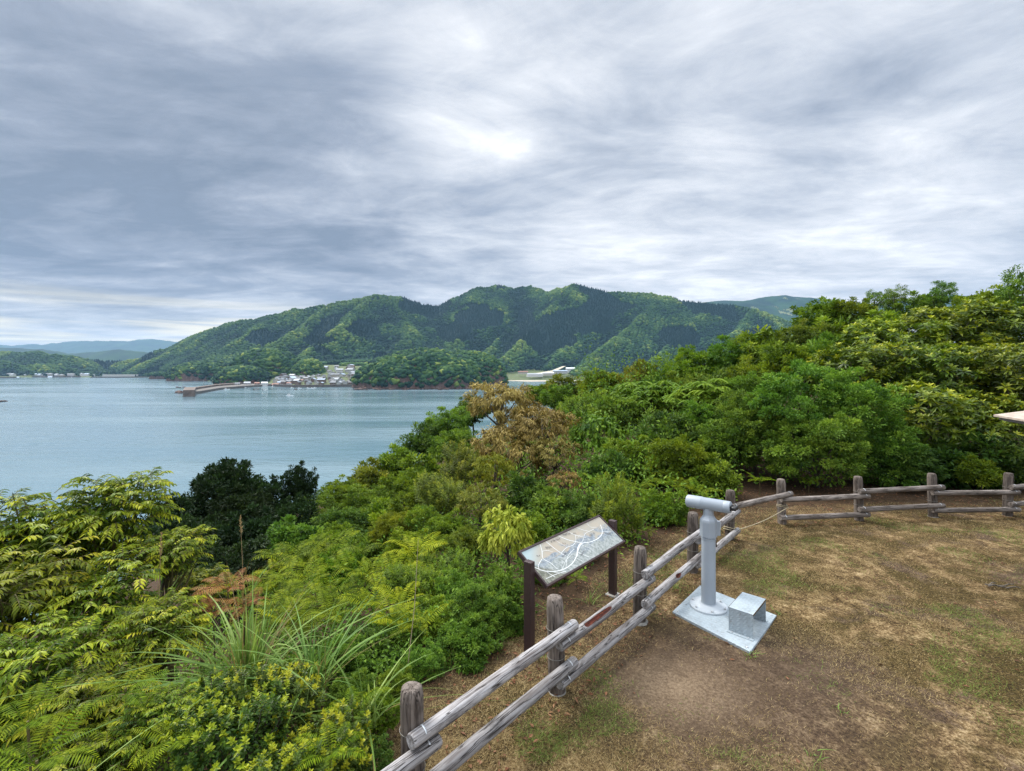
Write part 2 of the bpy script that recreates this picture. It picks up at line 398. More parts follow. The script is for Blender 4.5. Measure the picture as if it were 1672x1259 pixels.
soil = n.ramp(n.math('ADD', n.math('MULTIPLY', q3, .6), n.math('MULTIPLY', q2, .4)), [(.38, (.036, .024, .016)), (.5, (.105, .072, .050)), (.62, (.22, .162, .116))])
c = n.mix(n.maprange(q4, .43, .58), straw, moss)
c = n.mix(n.maprange(n.noise(p, .9, 5, .7, .3), .52, .64), c, soil)
def spot(px, py, r0, r1, sxy=(1, 1)):
    g = G(px, py); d = n.vmath('LENGTH', n.vmath('MULTIPLY', n.vmath('SUBTRACT', p, tuple(g)), (sxy[0], sxy[1], 0)))
    return n.maprange(n.math('ADD', d, n.math('MULTIPLY', n.math('SUBTRACT', q2, .5), .9)), r0, r1, 1.0, 0.0)
c = n.mix(n.math('MULTIPLY', spot(1180, 1110, .5, 1.75, (.75, .95)), .95), c, n.mix(.3, soil, (.055, .036, .024)))
c = n.mix(n.math('MULTIPLY', spot(1330, 1090, .1, .9, (1, 1)), .75), c, n.mix(.45, soil, (.07, .05, .035)))
c = n.mix(n.math('MULTIPLY', spot(1105, 1118, -.1, .80, (.8, 1)), .92), c, n.ramp(n.math('ADD', n.math('MULTIPLY', q3, .6), n.math('MULTIPLY', q2, .4)), [(.38, (.12, .084, .058)), (.5, (.23, .170, .120)), (.62, (.36, .28, .205))]))
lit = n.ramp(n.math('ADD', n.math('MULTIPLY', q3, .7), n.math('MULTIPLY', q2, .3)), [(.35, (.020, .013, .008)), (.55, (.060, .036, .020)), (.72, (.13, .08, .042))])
c = n.mix(n.math('MULTIPLY', n.maprange(n.noise(p, .33, 3, .5, .2), .40, .62), .5), c, n.vmath('MULTIPLY', c, (.62, .64, .50)))
c = n.vmath('MULTIPLY', c, (.78, .75, .69))
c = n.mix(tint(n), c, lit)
h = n.math('ADD', n.math('MULTIPLY', q3, .6), q2)
finish(n, c, .95, h, .8, .03, spec=.15); M_GROUND = m
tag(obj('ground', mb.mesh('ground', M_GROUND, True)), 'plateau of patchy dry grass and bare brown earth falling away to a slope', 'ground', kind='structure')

# ------------------------------------------------------------------ sea
m, n = newmat('sea_water'); p = geop(n)
w1 = n.noise(n.mapping(p, (.30, .55, 1), (0, 0, .5)), 1.0, 4, .6, .3); w2 = n.noise(n.mapping(p, (.05, .11, 1), (0, 0, -.2)), 1.0, 3, .6, .3)
gust = n.noise(n.mapping(p, (.0035, .016, 1), (0, 0, .12)), 1.0, 5, .6, .5)
h = n.math('MULTIPLY', n.math('ADD', n.math('MULTIPLY', w1, .75), n.math('MULTIPLY', w2, 2.2)), n.maprange(gust, .36, .64, .35, 1.0))
cw = n.ramp(gust, [(.35, (.095, .165, .200)), (.65, (.150, .220, .255))])
pr, o_ = finish(n, cw, n.maprange(gust, .35, .65, .10, .2), h, .5, .6, spec=.5); pr.inputs['IOR'].default_value = 1.33
mb = MB(); R_ = 13500.0
mb.add([(-R_, -2000, SEA), (R_, -2000, SEA), (R_, R_, SEA), (-R_, R_, SEA)], np.array([(0, 1, 2, 3)]))
tag(obj('sea', mb.mesh('sea', m)), 'calm blue grey bay with faint wind streaks', 'sea', kind='structure')

# ------------------------------------------------------------------ hills and mountains
def tab(pairs): a = np.array(pairs, float); return a[:, 0], a[:, 1]
sh_px, sh_d = tab([(-700, 1700), (150, 1745), (166, 2050), (292, 2050), (312, 1650), (345, 1400), (365, 1250), (395, 1010), (450, 935), (505, 905), (585, 900), (620, 890), (800, 900), (830, 1290), (960, 1290), (1100, 1250), (2600, 1250)])
def floor_z(u, d):
    ds = np.interp(u*F+CX, sh_px, sh_d); t = d-ds
    return SEA+np.clip(t*.5, -4, 3.2)+np.clip(t-12, 0, 185)*(.105+.085*sstep(400, 450, u*F+CX)*sstep(680, 620, u*F+CX))+np.maximum(0, t-197)*.045
def ridges_to_segments(rd):
    out = []
    for poly in rd:
        pts = [PX(*q) for q in poly]; out += list(zip(pts[:-1], pts[1:]))
    return out
def ridge_height(X, Y, segs, slope):
    H = np.full(X.shape, -1e3)
    for a, b in segs:
        dx, dy = b.x-a.x, b.y-a.y; L2 = dx*dx+dy*dy
        t = np.clip(((X-a.x)*dx+(Y-a.y)*dy)/L2, 0, 1)
        dist = np.hypot(X-a.x-t*dx, Y-a.y-t*dy)
        np.maximum(H, a.z+t*(b.z-a.z)-slope*dist, out=H)
    return H
def canopy(X, Y, cell, seed=1):
    """rounded tree crowns in a jittered grid -> dome 0..1, id 0..1"""
    gx_, gy_ = X/cell, Y/cell; ix, iy = np.floor(gx_).astype(int), np.floor(gy_).astype(int)
    best = np.full(X.shape, 9.0); idv = np.zeros(X.shape)
    for a in (-1, 0, 1):
        for b in (-1, 0, 1):
            jx, jy = ix+a, iy+b
            r1 = _tab[(jx*7+seed*31) & 255, (jy*13) & 255]; r2 = _tab[(jx*11+5) & 255, (jy*17+seed*3) & 255]; r3 = _tab[(jx*3+jy*5) & 255, (jy*19+jx*23) & 255]
            d = np.hypot(gx_-jx-.15-.7*r1, gy_-jy-.15-.7*r2)/(.55+.45*r3)
            q = d < best; best = np.where(q, d, best); idv = np.where(q, (r1*7.1+r2*3.3+r3) % 1, idv)
    return np.sqrt(np.maximum(0, 1-np.minimum(best, 1)**2)), idv

CREST = [(150, 606, 2150), (205, 590, 2150), (275, 563, 2120), (335, 538, 2050), (400, 520, 1980), (450, 509, 1900), (500, 502, 1930), (540, 494, 1950), (580, 485, 1960), (612, 481, 1970), (660, 486, 2000), (690, 496, 2050),
         (715, 494, 2100), (745, 481, 2130), (780, 469, 2160), (815, 463, 2200), (845, 470, 2200), (865, 464, 2200), (893, 474, 2150), (915, 467, 2080), (940, 461, 2050), (965, 469, 2030), (990, 477, 2020), (1020, 476, 2010),
         (1060, 476, 1980), (1085, 481, 1960), (1110, 490, 1950), (1150, 493, 1950), (1190, 497, 1940), (1230, 503, 1930), (1275, 515, 1900), (1330, 535, 1850), (1420, 560, 1800)]
SP_ = [[(612, 481, 1970), (585, 506, 1800), (550, 535, 1600), (505, 566, 1380), (470, 590, 1230)],
       [(640, 484, 1990), (655, 515, 1850), (672, 545, 1700), (690, 572, 1550), (700, 592, 1400)],
       [(540, 494, 1950), (500, 525, 1750), (455, 550, 1560), (420, 565, 1420), (385, 582, 1290)],
       [(450, 509, 1900), (400, 540, 1800), (362, 566, 1780), (338, 588, 1760)],
       [(335, 538, 2050), (290, 566, 2070), (245, 590, 2085), (215, 603, 2095)],
       [(815, 463, 2200), (782, 492, 2060), (757, 525, 1900), (735, 556, 1720), (722, 580, 1560)],
       [(865, 464, 2200), (850, 490, 2100), (838, 515, 1980), (815, 548, 1820), (790, 575, 1650)],
       [(940, 461, 2050), (912, 490, 1930), (882, 520, 1800), (850, 555, 1620), (828, 582, 1480)],
       [(950, 465, 2040), (962, 492, 1930), (950, 525, 1780), (925, 560, 1620), (905, 588, 1480)],
       [(1085, 481, 1960), (1060, 503, 1860), (1030, 530, 1720), (995, 556, 1580), (965, 580, 1450), (945, 596, 1380)],
       [(1020, 476, 2010), (1012, 500, 1920), (990, 525, 1820), (962, 545, 1720)],
       [(1150, 493, 1950), (1140, 520, 1800), (1115, 545, 1660), (1085, 570, 1500), (1060, 590, 1400)],
       [(1230, 503, 1930), (1215, 530, 1760), (1190, 555, 1600), (1170, 580, 1450)],
       [(1275, 515, 1900), (1290, 545, 1700), (1270, 575, 1500)],
       [(-160, 577, 2150), (0, 575, 2100), (60, 572, 2050), (115, 579, 2000), (165, 588, 2250), (230, 584, 2300)],
       [(-150, 592, 1860), (0, 590, 1840), (80, 593, 1820), (128, 600, 1800)]]
segs = ridges_to_segments([CREST]+SP_)
us = np.arange(-1.30, .95, .00155); ds_ = np.concatenate([np.arange(860, 1500, 6.5), np.arange(1500, 2330, 4.6), np.arange(2330, 2700, 40)])
U, D = np.meshgrid(us, ds_); X = U*D; Y = D
wx = X+(fbm(X*.006, Y*.006, 3, 21)-.5)*110; wy = Y+(fbm(X*.006, Y*.006, 3, 22)-.5)*110
H = ridge_height(wx*.5+X*.5, wy*.5+Y*.5, segs, .72)
H2 = H+(fbm(X*.011, Y*.011, 5, 11)-.5)*30-8
FL = floor_z(U, D)
Z = np.maximum(H2, FL); wooded = sstep(4, 9, H2-FL); _px = U*F+CX; _n = fbm(X*.02, Y*.02, 3, 91)*60
wooded = np.maximum(wooded, ((D > 1085+_n) & (_px < 815) & (FL > SEA+4) & ~((_px > 522) & (_px < 558) & (D < 1190))) | ((_px >= 815) & (FL > SEA+4) & ((D > 1500+_n) | (_px > 985))))
Z = np.where(D > 2330, np.minimum(Z, H2), Z)
PXm = U*F+CX; PYm = HY-(Z-CH)/D*F
ced = sstep(.60, .63, fbm(X*.0042+3, Y*.0042, 3, 41))
for ex, ey, rx, ry in ((690, 498, 42, 14), (985, 500, 26, 26), (905, 555, 40, 17), (1108, 552, 34, 20), (590, 538, 30, 16), (780, 520, 40, 22), (740, 545, 30, 16), (430, 552, 32, 12), (520, 556, 26, 10), (860, 520, 14, 26), (1240, 545, 30, 8)):
    q = ((PXm-ex)/rx)**2+((PYm-ey)/ry)**2+(fbm(X*.02, Y*.02, 3, 51)-.5)*1.6
    ced = np.maximum(ced, sstep(1.05, .85, q))
def blur(A, k, ax):
    pad = [(0, 0), (0, 0)]; pad[ax] = (k+1, k); c_ = np.cumsum(np.pad(A, pad, mode='edge'), ax)
    return ((np.take(c_, range(2*k+1, c_.shape[ax]), ax)-np.take(c_, range(0, c_.shape[ax]-2*k-1), ax))/(2*k+1))
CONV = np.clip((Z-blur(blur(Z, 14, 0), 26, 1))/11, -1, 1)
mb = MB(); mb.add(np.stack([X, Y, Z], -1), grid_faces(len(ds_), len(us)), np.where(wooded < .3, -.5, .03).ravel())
SEEN = (Z+14-CH)/D; rm = np.maximum.accumulate((Z-CH)/D, 0); SEEN = SEEN > np.vstack([np.full((1, Z.shape[1]), -9.0), rm[:-1]])
def m_forest(name, far=False):
    m, n = newmat(name); p = geop(n); t = tint(n)
    q = n.noise(p, .55, 4, .7); q2 = n.noise(p, .12, 3, .6)
    t2 = n.math('ADD', t, n.math('MULTIPLY', n.math('SUBTRACT', q, .5), .30))
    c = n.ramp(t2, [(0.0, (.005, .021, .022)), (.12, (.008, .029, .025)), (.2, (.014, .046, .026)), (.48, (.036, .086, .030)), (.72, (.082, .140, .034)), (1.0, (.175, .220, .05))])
    bare = n.ramp(q2, [(.3, (.13, .115, .085)), (.5, (.09, .13, .045)), (.7, (.17, .16, .12))])
    c = n.mix(n.math('LESS_THAN', t, -.2), c, bare)
    finish(n, c, .9, q, .8, 1.6, spec=.12); return m
M_FOREST = m_forest('forest_canopy')
tag(obj('mountain', mb.mesh('mountain', M_FOREST, True)), 'forested mountain range with dark cedar stands rising behind the village', 'mountain', kind='structure')

def ico(sub):
    import bmesh
    bm = bmesh.new(); bmesh.ops.create_icosphere(bm, subdivisions=sub, radius=1); bm.verts.index_update()
    v = np.array([q.co[:] for q in bm.verts]); f = np.array([[q.index for q in fa.verts] for fa in bm.faces]); bm.free(); return v, f
def crowns_on(name, label, sp, x0, x1, y0, y1, seed, size=(4.3, 7.0)):
    """separate low tree crowns standing on the visible wooded parts of the mountain grid"""
    r = rs(seed); gx_ = np.arange(x0, x1, sp); gy_ = np.arange(y0, y1, sp); x, y = [q.ravel() for q in np.meshgrid(gx_, gy_)]
    x = x+r.uniform(-.48, .48, x.size)*sp; y = y+r.uniform(-.48, .48, y.size)*sp; u = x/y
    k = (u > us[1]) & (u < us[-2]) & (u > (-60-CX)/F) & (u < (1400-CX)/F); x, y, u = x[k], y[k], u[k]
    ci = np.clip(((u-us[0])/(us[1]-us[0])), 0, len(us)-2); c0_ = ci.astype(int); cf = ci-c0_; ri = np.clip(np.searchsorted(ds_, y)-1, 0, len(ds_)-2); rf = (y-ds_[ri])/(ds_[ri+1]-ds_[ri])
    def at(A): return (A[ri, c0_]*(1-cf)+A[ri, c0_+1]*cf)*(1-rf)+(A[ri+1, c0_]*(1-cf)+A[ri+1, c0_+1]*cf)*rf
    z = at(Z); k = (at(SEEN.astype(float)) > .2) & (at(wooded) > .35); x, y, z = x[k], y[k], z[k]; cd = at(ced)[k] > .5
    spc = fbm(x*.012, y*.012, 4, 31); spc2 = fbm(x*.0035, y*.0035, 3, 33); n_ = len(x)
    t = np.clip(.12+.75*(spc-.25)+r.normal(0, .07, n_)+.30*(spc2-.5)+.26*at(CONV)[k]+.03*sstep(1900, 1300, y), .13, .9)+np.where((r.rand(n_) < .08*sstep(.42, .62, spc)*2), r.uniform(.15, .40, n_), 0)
    v1, f1 = ico(1); mbq = MB(); vs = [v1*(.80+.42*r.rand(len(v1), 1)) for _ in range(8)]; pick = r.randint(0, 8, n_)
    for q in range(8):
        m_ = (pick == q) & ~cd; kk = m_.sum(); a = r.uniform(0, 6.28, kk); R_ = r.uniform(*size, kk)*(.85+.5*spc[m_]); hs_ = r.uniform(.8, 1.2, kk)
        vx = vs[q][None, :, 0]*np.cos(a)[:, None]-vs[q][None, :, 1]*np.sin(a)[:, None]; vy = vs[q][None, :, 0]*np.sin(a)[:, None]+vs[q][None, :, 1]*np.cos(a)[:, None]
        V = np.stack([x[m_][:, None]+vx*R_[:, None], y[m_][:, None]+vy*R_[:, None], z[m_][:, None]+1.6+vs[q][None, :, 2]*(R_*hs_)[:, None]], -1).reshape(-1, 3)
        if kk: mbq.add(V, (np.arange(kk)[:, None, None]*len(v1)+f1[None]).reshape(-1, 3), np.repeat(t[m_], len(v1))+(r.rand(kk*len(v1))-.5)*.10)
    kk = cd.sum(); an = np.arange(6)*math.pi/3; cone = np.concatenate([np.stack([np.cos(an), np.sin(an), an*0-.35], 1), [[0, 0, 1.0]]]); cf_ = np.array([(i, (i+1) % 6, 6) for i in range(6)])
    R_ = r.uniform(3.2, 4.6, kk); hh = r.uniform(7.5, 10.5, kk)
    V = np.stack([x[cd][:, None]+cone[None, :, 0]*R_[:, None], y[cd][:, None]+cone[None, :, 1]*R_[:, None], z[cd][:, None]+cone[None, :, 2]*hh[:, None]], -1).reshape(-1, 3)
    if kk: mbq.add(V, (np.arange(kk)[:, None, None]*7+cf_[None]).reshape(-1, 3), np.repeat(r.uniform(.0, .09, kk), 7))
    print('crowns', name, n_)
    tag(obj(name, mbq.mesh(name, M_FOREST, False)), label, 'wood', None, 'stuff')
crowns_on('wood', 'mixed evergreen wood covering the mountain range, dark cedar stands among lighter crowns', 8.6, -2800, 1700, 900, 2330, 900)
def far_range(name, label, crest, slope, px0, px1, depth, step, seed, patches=False, amp=14):
    segs = ridges_to_segments([crest])
    d0, d1 = depth; us = np.linspace((px0-CX)/F, (px1-CX)/F, int((px1-px0)/1.6)); dd = np.arange(d0, d1, step)
    U, D = np.meshgrid(us, dd); X = U*D
    sp = fbm(X/260, D/260, 5, seed)
    H = ridge_height(X, D, segs, slope)+(sp-.5)*amp*2.2-abs(fbm(X/420, D/900, 3, seed+4)-.5)*amp*3.2
    H = np.maximum(H, SEA+2)
    t = np.clip(.02+.34*fbm(X/90, D/90, 4, seed+2), .0, 1)
    if patches:
        t = np.where(fbm(X/70+9, D/150, 4, seed+6) > .69, -.5, t)
    mb = MB(); mb.add(np.stack([X, D, H], -1), grid_faces(len(dd), len(us)), t.ravel())
    return tag(obj(name, mb.mesh(name, M_FOREST, True)), label, 'hills', kind='structure')
far_range('hills', 'low blue green coastal hills behind the far harbour', [(-300, 566, 4300), (-60, 567, 4200), (0, 566, 4200), (60, 569, 4200), (110, 577, 4100), (150, 573, 4100), (195, 570, 4100), (240, 576, 4100), (290, 584, 4100), (360, 590, 4100)], .35, -350, 420, (3300, 4700), 26, 61)
far_range('mountain', 'pale blue mountain ridge on the far horizon beyond the bay', [(-300, 560, 9000), (-60, 559, 9000), (0, 562, 9000), (60, 562, 9000), (100, 558, 9000), (135, 554, 9000), (190, 557, 9000), (250, 553, 9000), (285, 556, 9000), (400, 562, 9000)], .30, -350, 480, (7600, 9600), 60, 71, amp=22)
far_range('mountain', 'blue mountain with pale cleared patches beyond the wooded ridge', [(1080, 500, 3750), (1165, 491, 3750), (1200, 488, 3750), (1245, 487, 3750), (1283, 481, 3750), (1325, 485, 3750), (1370, 491, 3750), (1420, 495, 3700), (1480, 490, 3650), (1540, 482, 3650), (1620, 480, 3650), (1800, 490, 3650)], .36, 1000, 1900, (2800, 4300), 20, 81, patches=True, amp=26)

# ---- headlands and islets: rocky mound + wood of separate crowns
ICO3, ICO3F = ico(3); ICO2, ICO2F = ico(2)
BLOBS = []
for k in range(6):
    r = rs(400+k); v = ICO3.copy(); d = np.zeros(len(v))
    for j in range(26):
        c = unit(r.randn(3)); c[2] = abs(c[2]); a = v @ unit(c); d += np.maximum(0, (a-.80)/.20)**.7*.20
    v = v*(0.78+d[:, None]*.75+(r.rand(len(v), 1)-.5)*.16); v[:, 2] *= .82; BLOBS.append(v)
m, n = newmat('sea_rock'); p = geop(n); q = n.noise(p, .16, 7, .7, .4); q2 = n.noise(n.mapping(p, (1, 1, 2.2)), .5, 5, .7)
sz = n.node('ShaderNodeSeparateXYZ'); n.link(p, sz.inputs[0])
wet = n.maprange(n.math('ADD', sz.outputs[2], n.math('MULTIPLY', q2, 1.5)), SEA+1.3, SEA+2.6)
cr = n.ramp(n.math('ADD', n.math('MULTIPLY', q, .5), n.math('MULTIPLY', q2, .5)), [(.34, (.040, .026, .022)), (.5, (.13, .082, .066)), (.66, (.24, .165, .135))])
cr = n.mix(wet, n.vmath('MULTIPLY', cr, (.4, .4, .42)), cr)
finish(n, cr, .85, n.math('ADD', q, q2), 1.0, 2.0, spec=.2); M_ROCK = m
def mound(cpx, d, hw, dep, top_py, cliff, label, seed, trees, tr=(3.2, 5.2), flat=.5, tint_shift=0.0, skew=0.0):
    """hw: half width in photo px, dep: half depth in metres, cliff: height of the bare rock rim"""
    c = PX(cpx, HY, d); rx = hw*d/F; top = CH+(HY-top_py)*d/F-SEA-3.5; r = rs(seed)
    nx, ny = 110, 60; u = np.linspace(-1.12, 1.12, nx); vv = np.linspace(-1.15, 1.15, ny)
    Ux, Vy = np.meshgrid(u, vv); XX = c.x+Ux*rx; YY = d+Vy*dep
    def hz(x, y):
        ux = (x-c.x)/rx; vy = (y-d)/dep
        rr = np.sqrt(ux**2+vy**2)+(fbm(x*.05, y*.05, 4, seed)-.5)*.24
        body = np.clip(1-rr**2, 0, 1)**flat*(1+skew*ux)
        rim = sstep(1.06, .93, rr)
        return SEA-2+rim*(cliff+2)+np.maximum(0, body)*(top-cliff)+(fbm(x*.12, y*.12, 4, seed+3)-.5)*3.2*rim, rr
    Z, rr = hz(XX, YY)
    o = MB().add(np.stack([XX, YY, Z], -1), grid_faces(ny, nx))
    tag(obj('headland', o.mesh('headland', M_ROCK, True)), label, 'headland', kind='structure')
    w_ = MB(); cnt = 0; tries = 0
    done = []; cells = {}
    while cnt < trees*3 and tries < trees*40:
        if tries % 4000 == 0:
            cxs = c.x+r.uniform(-1.05, 1.05, 4000)*rx; cys = d+r.uniform(-1.05, .6, 4000)*dep; czs, cqs = hz(cxs, cys); cfs = fbm(cxs*.03, cys*.03, 3, seed+9); okc = (cqs <= 1.0) & (czs >= SEA+cliff*.55+r.uniform(-1, 1.5, 4000))
        ti = tries % 4000; tries += 1
        if not okc[ti]: continue
        x, y, z = cxs[ti], cys[ti], czs[ti:ti+1]
        s = r.uniform(*tr); md_ = tr[0]*.92; ck = (int(x//md_), int(y//md_))
        if any((q0-x)**2+(q1-y)**2 < md_**2 for ii in (-1, 0, 1) for jj in (-1, 0, 1) for q0, q1 in cells.get((ck[0]+ii, ck[1]+jj), ())): continue
        cells.setdefault(ck, []).append((x, y)); bl = BLOBS[r.randint(6)]; a = r.uniform(0, 6.28)
        rot = np.array([[math.cos(a), -math.sin(a), 0], [math.sin(a), math.cos(a), 0], [0, 0, 1]])
        t0 = np.clip(.30+.75*(cfs[ti]-.5)+r.uniform(-.2, .22)+tint_shift+(.42 if r.rand() < .10 else 0), .13, 1)
        w_.add(bl @ rot.T*s*np.array([1, 1, r.uniform(.85, 1.35)])+np.array([x, y, z[0]+s*.25]), ICO3F, np.clip(t0+(r.rand(len(bl))-.5)*.22, .1, 1)); cnt += 1
    return w_
woods = []
woods.append((mound(694, 868, 106, 92, 572, 7, 'wooded rocky headland with a bare reddish cliff foot in the middle of the bay', 501, 640, (3.4, 5.6), .62), 'dense dark green wood on the central rocky headland'))
woods.append((mound(765, 905, 62, 60, 574, 6, 'right shoulder of the central headland under paler trees', 502, 230, (3, 4.6), .55, .16), 'yellow green wood on the right shoulder of the central headland'))
woods.append((mound(438, 1085, 66, 90, 570, 6, 'rounded knoll above the pier', 503, 380, (3.8, 6), .75), 'rounded tree covered knoll left of the village'))
woods.append((mound(505, 1040, 28, 40, 587, 5, 'small knoll standing in the middle of the village', 504, 120, (3.2, 5), .6, .1), 'small bright green tree covered knoll amid the village'))
woods.append((mound(345, 1330, 58, 100, 590, 6, 'low rocky point behind the pier', 505, 330, (3.6, 5.8), .5), 'low dark wood along the rocky point behind the pier'))
woods.append((mound(395, 985, 42, 46, 598, 5, 'rocky shore at the root of the pier', 506, 190, (3, 4.8), .55, -.12), 'dark trees at the root of the pier'))
woods.append((mound(261, 1480, 15, 22, 607.5, 7, 'steep little islet off the far breakwater', 507, 34, (3.4, 5), .45, -.1), 'tuft of trees on the steep little islet'))
for mbw, lab in woods:
    tag(obj('wood', mbw.mesh('wood', M_FOREST, True)), lab, 'wood', kind='stuff')

# ------------------------------------------------------------------ log fence
fence = thing('log_fence', 'weathered two rail log fence along the edge of the clearing', 'fence', (POSTS[1][0], POSTS[1][1], 0))
FO = Vector(fence.location)
def log_mesh(name, L, r, mat, seed, rings=26, sides=18, axis_='X', cham=.0, rot=None):
    rr = rs(seed); V = []; A = []
    xs = np.concatenate([[0.0, .004], np.linspace(.012, L-.012, rings), [L-.004, L]])
    bow = (fbm(xs*1.1+seed, xs*0+seed, 2, 3)-.5)*.035
    for i, x in enumerate(xs):
        edge = min(x, L-x)
        e0 = .0 if axis_ == 'X' else cham
        k = 1.0 if edge > .012 else (.90+.10*edge/.012)
        if axis_ == 'Z' and cham and L-x < cham: k *= .74+.26*((L-x)/cham)**.5
        a = np.arange(sides)*2*math.pi/sides
        rad = r*k*(1+(fbm(np.cos(a)*1.6+x*1.2+seed*3, np.sin(a)*1.6+seed, 3, 5)-.5)*.16+(vnoise(np.cos(a)*5+x*7, np.sin(a)*5+seed, 9)-.5)*.05)
        t = np.zeros(sides)
        if rot:
            inside = sstep(rot[0], rot[0]+.10, x)*sstep(rot[1], rot[1]-.22, x)
            ang = np.abs((a-rot[2]+math.pi) % (2*math.pi)-math.pi)
            g = inside*np.clip(1-ang/(.50+.22*vnoise(x*9, x*0, 3)), 0, 1)**.6; rad = rad*(1-.34*g); t = np.clip(g*1.5, 0, 1)
        yc = bow[i] if axis_ == 'X' else bow[i]*.3
        V.append(np.stack([np.full(sides, x), yc+rad*np.cos(a), rad*np.sin(a)], 1)); A.append(t)
    V = np.concatenate(V); k = len(xs)
    Q = np.array([(i*sides+j, i*sides+(j+1) % sides, (i+1)*sides+(j+1) % sides, (i+1)*sides+j) for i in range(k-1) for j in range(sides)])
    if axis_ == 'Z': V = np.stack([V[:, 1], V[:, 2], V[:, 0]], 1)
    return MB().add(V, [Q, np.array([list(range(sides))[::-1]]), np.array([list(range((k-1)*sides, k*sides))])], np.concatenate(A)).mesh(name, mat, True)
def ring(r, wd, th, a0=0, a1=2*math.pi, n_=20, ax='X'):
    """flat band bent round the axis"""
    V = []; full = abs(a1-a0-2*math.pi) < 1e-6; k = n_ if full else n_+1
    for i in range(k):
        a = a0+(a1-a0)*i/n_
        for rr_, xx in ((r, -wd/2), (r+th, -wd/2), (r+th, wd/2), (r, wd/2)):
            V.append((xx, rr_*math.cos(a), rr_*math.sin(a)))
    Q = []
    for i in range(k if full else k-1):
        for j in range(4): Q.append((i*4+j, i*4+(j+1) % 4, ((i+1) % k)*4+(j+1) % 4, ((i+1) % k)*4+j))
    V = np.array(V)
    if ax == 'Z': V = np.stack([V[:, 1], V[:, 2], V[:, 0]], 1)
    return V, np.array(Q)
PH = .923
def smooth_angle(me):
    me.set_sharp_from_angle(angle=math.radians(50))
post_meshes = []
for k in range(4):
    me = log_mesh('post', PH+.06, .083, M_POST, 30+k, 14, 20, 'Z', .045); smooth_angle(me); post_meshes.append(me)
foot_me = MB().add(*lathe([(.0, .012), (.088, .012), (.105, .002), (.125, -.06)], 20)).mesh('footing', M_CONC, True)
wire_me = MB().add(*ring(.0862, .006, .004, ax='Z')).mesh('wire_tie', M_WIRE, True)
for i, (x, y) in enumerate(POSTS):
    gz_ = float(ground_z(np.array([x]), np.array([y]))[0])
    p = obj('post', post_meshes[i % 4], fence, (x-FO.x, y-FO.y, -.06)); p.rotation_euler = (random.Random(i).uniform(-.025, .025), random.Random(i+50).uniform(-.025, .025), i*1.7)
    o = obj('footing', foot_me, p, (0, 0, .05)); 
    for zz in (.40, .68): obj('wire_tie', wire_me, p, (0, 0, zz))
strap_me = MB().add(*ring(.0575, .013, .002, math.radians(5), math.radians(80), 14)).mesh('strap', M_STEEL, True)
for i in range(len(POSTS)-1):
    a = Vector((*POSTS[i], 0)); b = Vector((*POSTS[i+1], 0)); d = (b-a).normalized(); nin = Vector((d.y, -d.x, 0))
    high = (i % 2 == 1)      # every second bay sits on top of its neighbours
    if i >= 5: high = (i % 2 == 1)
    for lv, (zh, zl) in enumerate(((.645, .535), (.275, .165))):
        if i == 5 and lv == 1: continue       # this bay has lost its lower rail; a rope hangs there
        z = zh if high else zl
        ext = .12
        off = .118
        p0 = a-d*ext+nin*off; p1 = b+d*ext+nin*off; L = (p1-p0).length
        rot = None
        if i == 2 and lv == 0: rot = (.36, 1.02, 2.15)
        if i == 3 and lv == 1: rot = (.9, 1.2, 2.4)
        mat = M_RAIL if i < 5 else M_RAIL2
        me = log_mesh('rail', L, .054, mat, 60+i*2+lv, 70 if rot else 30, 24 if rot else 18, 'X', 0, rot); smooth_angle(me)
        r_ = obj('rail', me, fence, (p0.x-FO.x, p0.y-FO.y, z)); 
        r_.rotation_euler = (0, random.Random(i*3+lv).uniform(-.006, .006), math.atan2(d.y, d.x))
        if rot and lv == 0: r_['label'] = 'grey rail with a rotten red brown hollow'
        for xx in (.10, L-.10):
            s_ = obj('strap', strap_me, r_, (xx, 0, 0)); s_.rotation_euler = (math.radians(180), 0, 0); s_.rotation_euler = (math.radians(75), 0, 0)
# rope across the bay without a lower rail
a = Vector((*POSTS[5], 0)); b = Vector((*POSTS[6], 0)); d = (b-a).normalized(); nin = Vector((d.y, -d.x, 0))
pts = []
for t in np.linspace(0, 1, 24):
    q = a.lerp(b, t)+nin*.13; z = .21+.17*t-.05*math.sin(math.pi*t); pts.append((q.x, q.y, z))
rope = MB().add(*tube(pts, .007, 6))
for c_, zz in ((a, .24), (a, .20), (b, .37), (b, .40)):
    ang = np.linspace(0, 2*math.pi, 22); wv = [(c_.x+(.093+.006*math.sin(5*q))*math.cos(q), c_.y+(.093+.006*math.sin(5*q))*math.sin(q), zz+.012*math.sin(2*q)) for q in ang]
    rope.add(*tube(wv, .008, 6))
tag(obj('rope', rope.mesh('rope', M_ROPE, True)), 'thin pale rope tied between two fence posts where the lower rail is missing', 'rope')

# ------------------------------------------------------------------ information sign
L0 = Vector((.20, 5.27, 0)); R0 = Vector((1.41, 6.66, 0)); ud = (R0-L0).normalized(); nd = Vector((ud.y, -ud.x, 0)); SLEN = (R0-L0).length
rz = math.atan2(ud.y, ud.x)
sign = thing('information_sign', 'slanted landscape map board on two brown steel posts behind the fence', 'sign', ((L0+R0)/2).to_tuple(), rz)
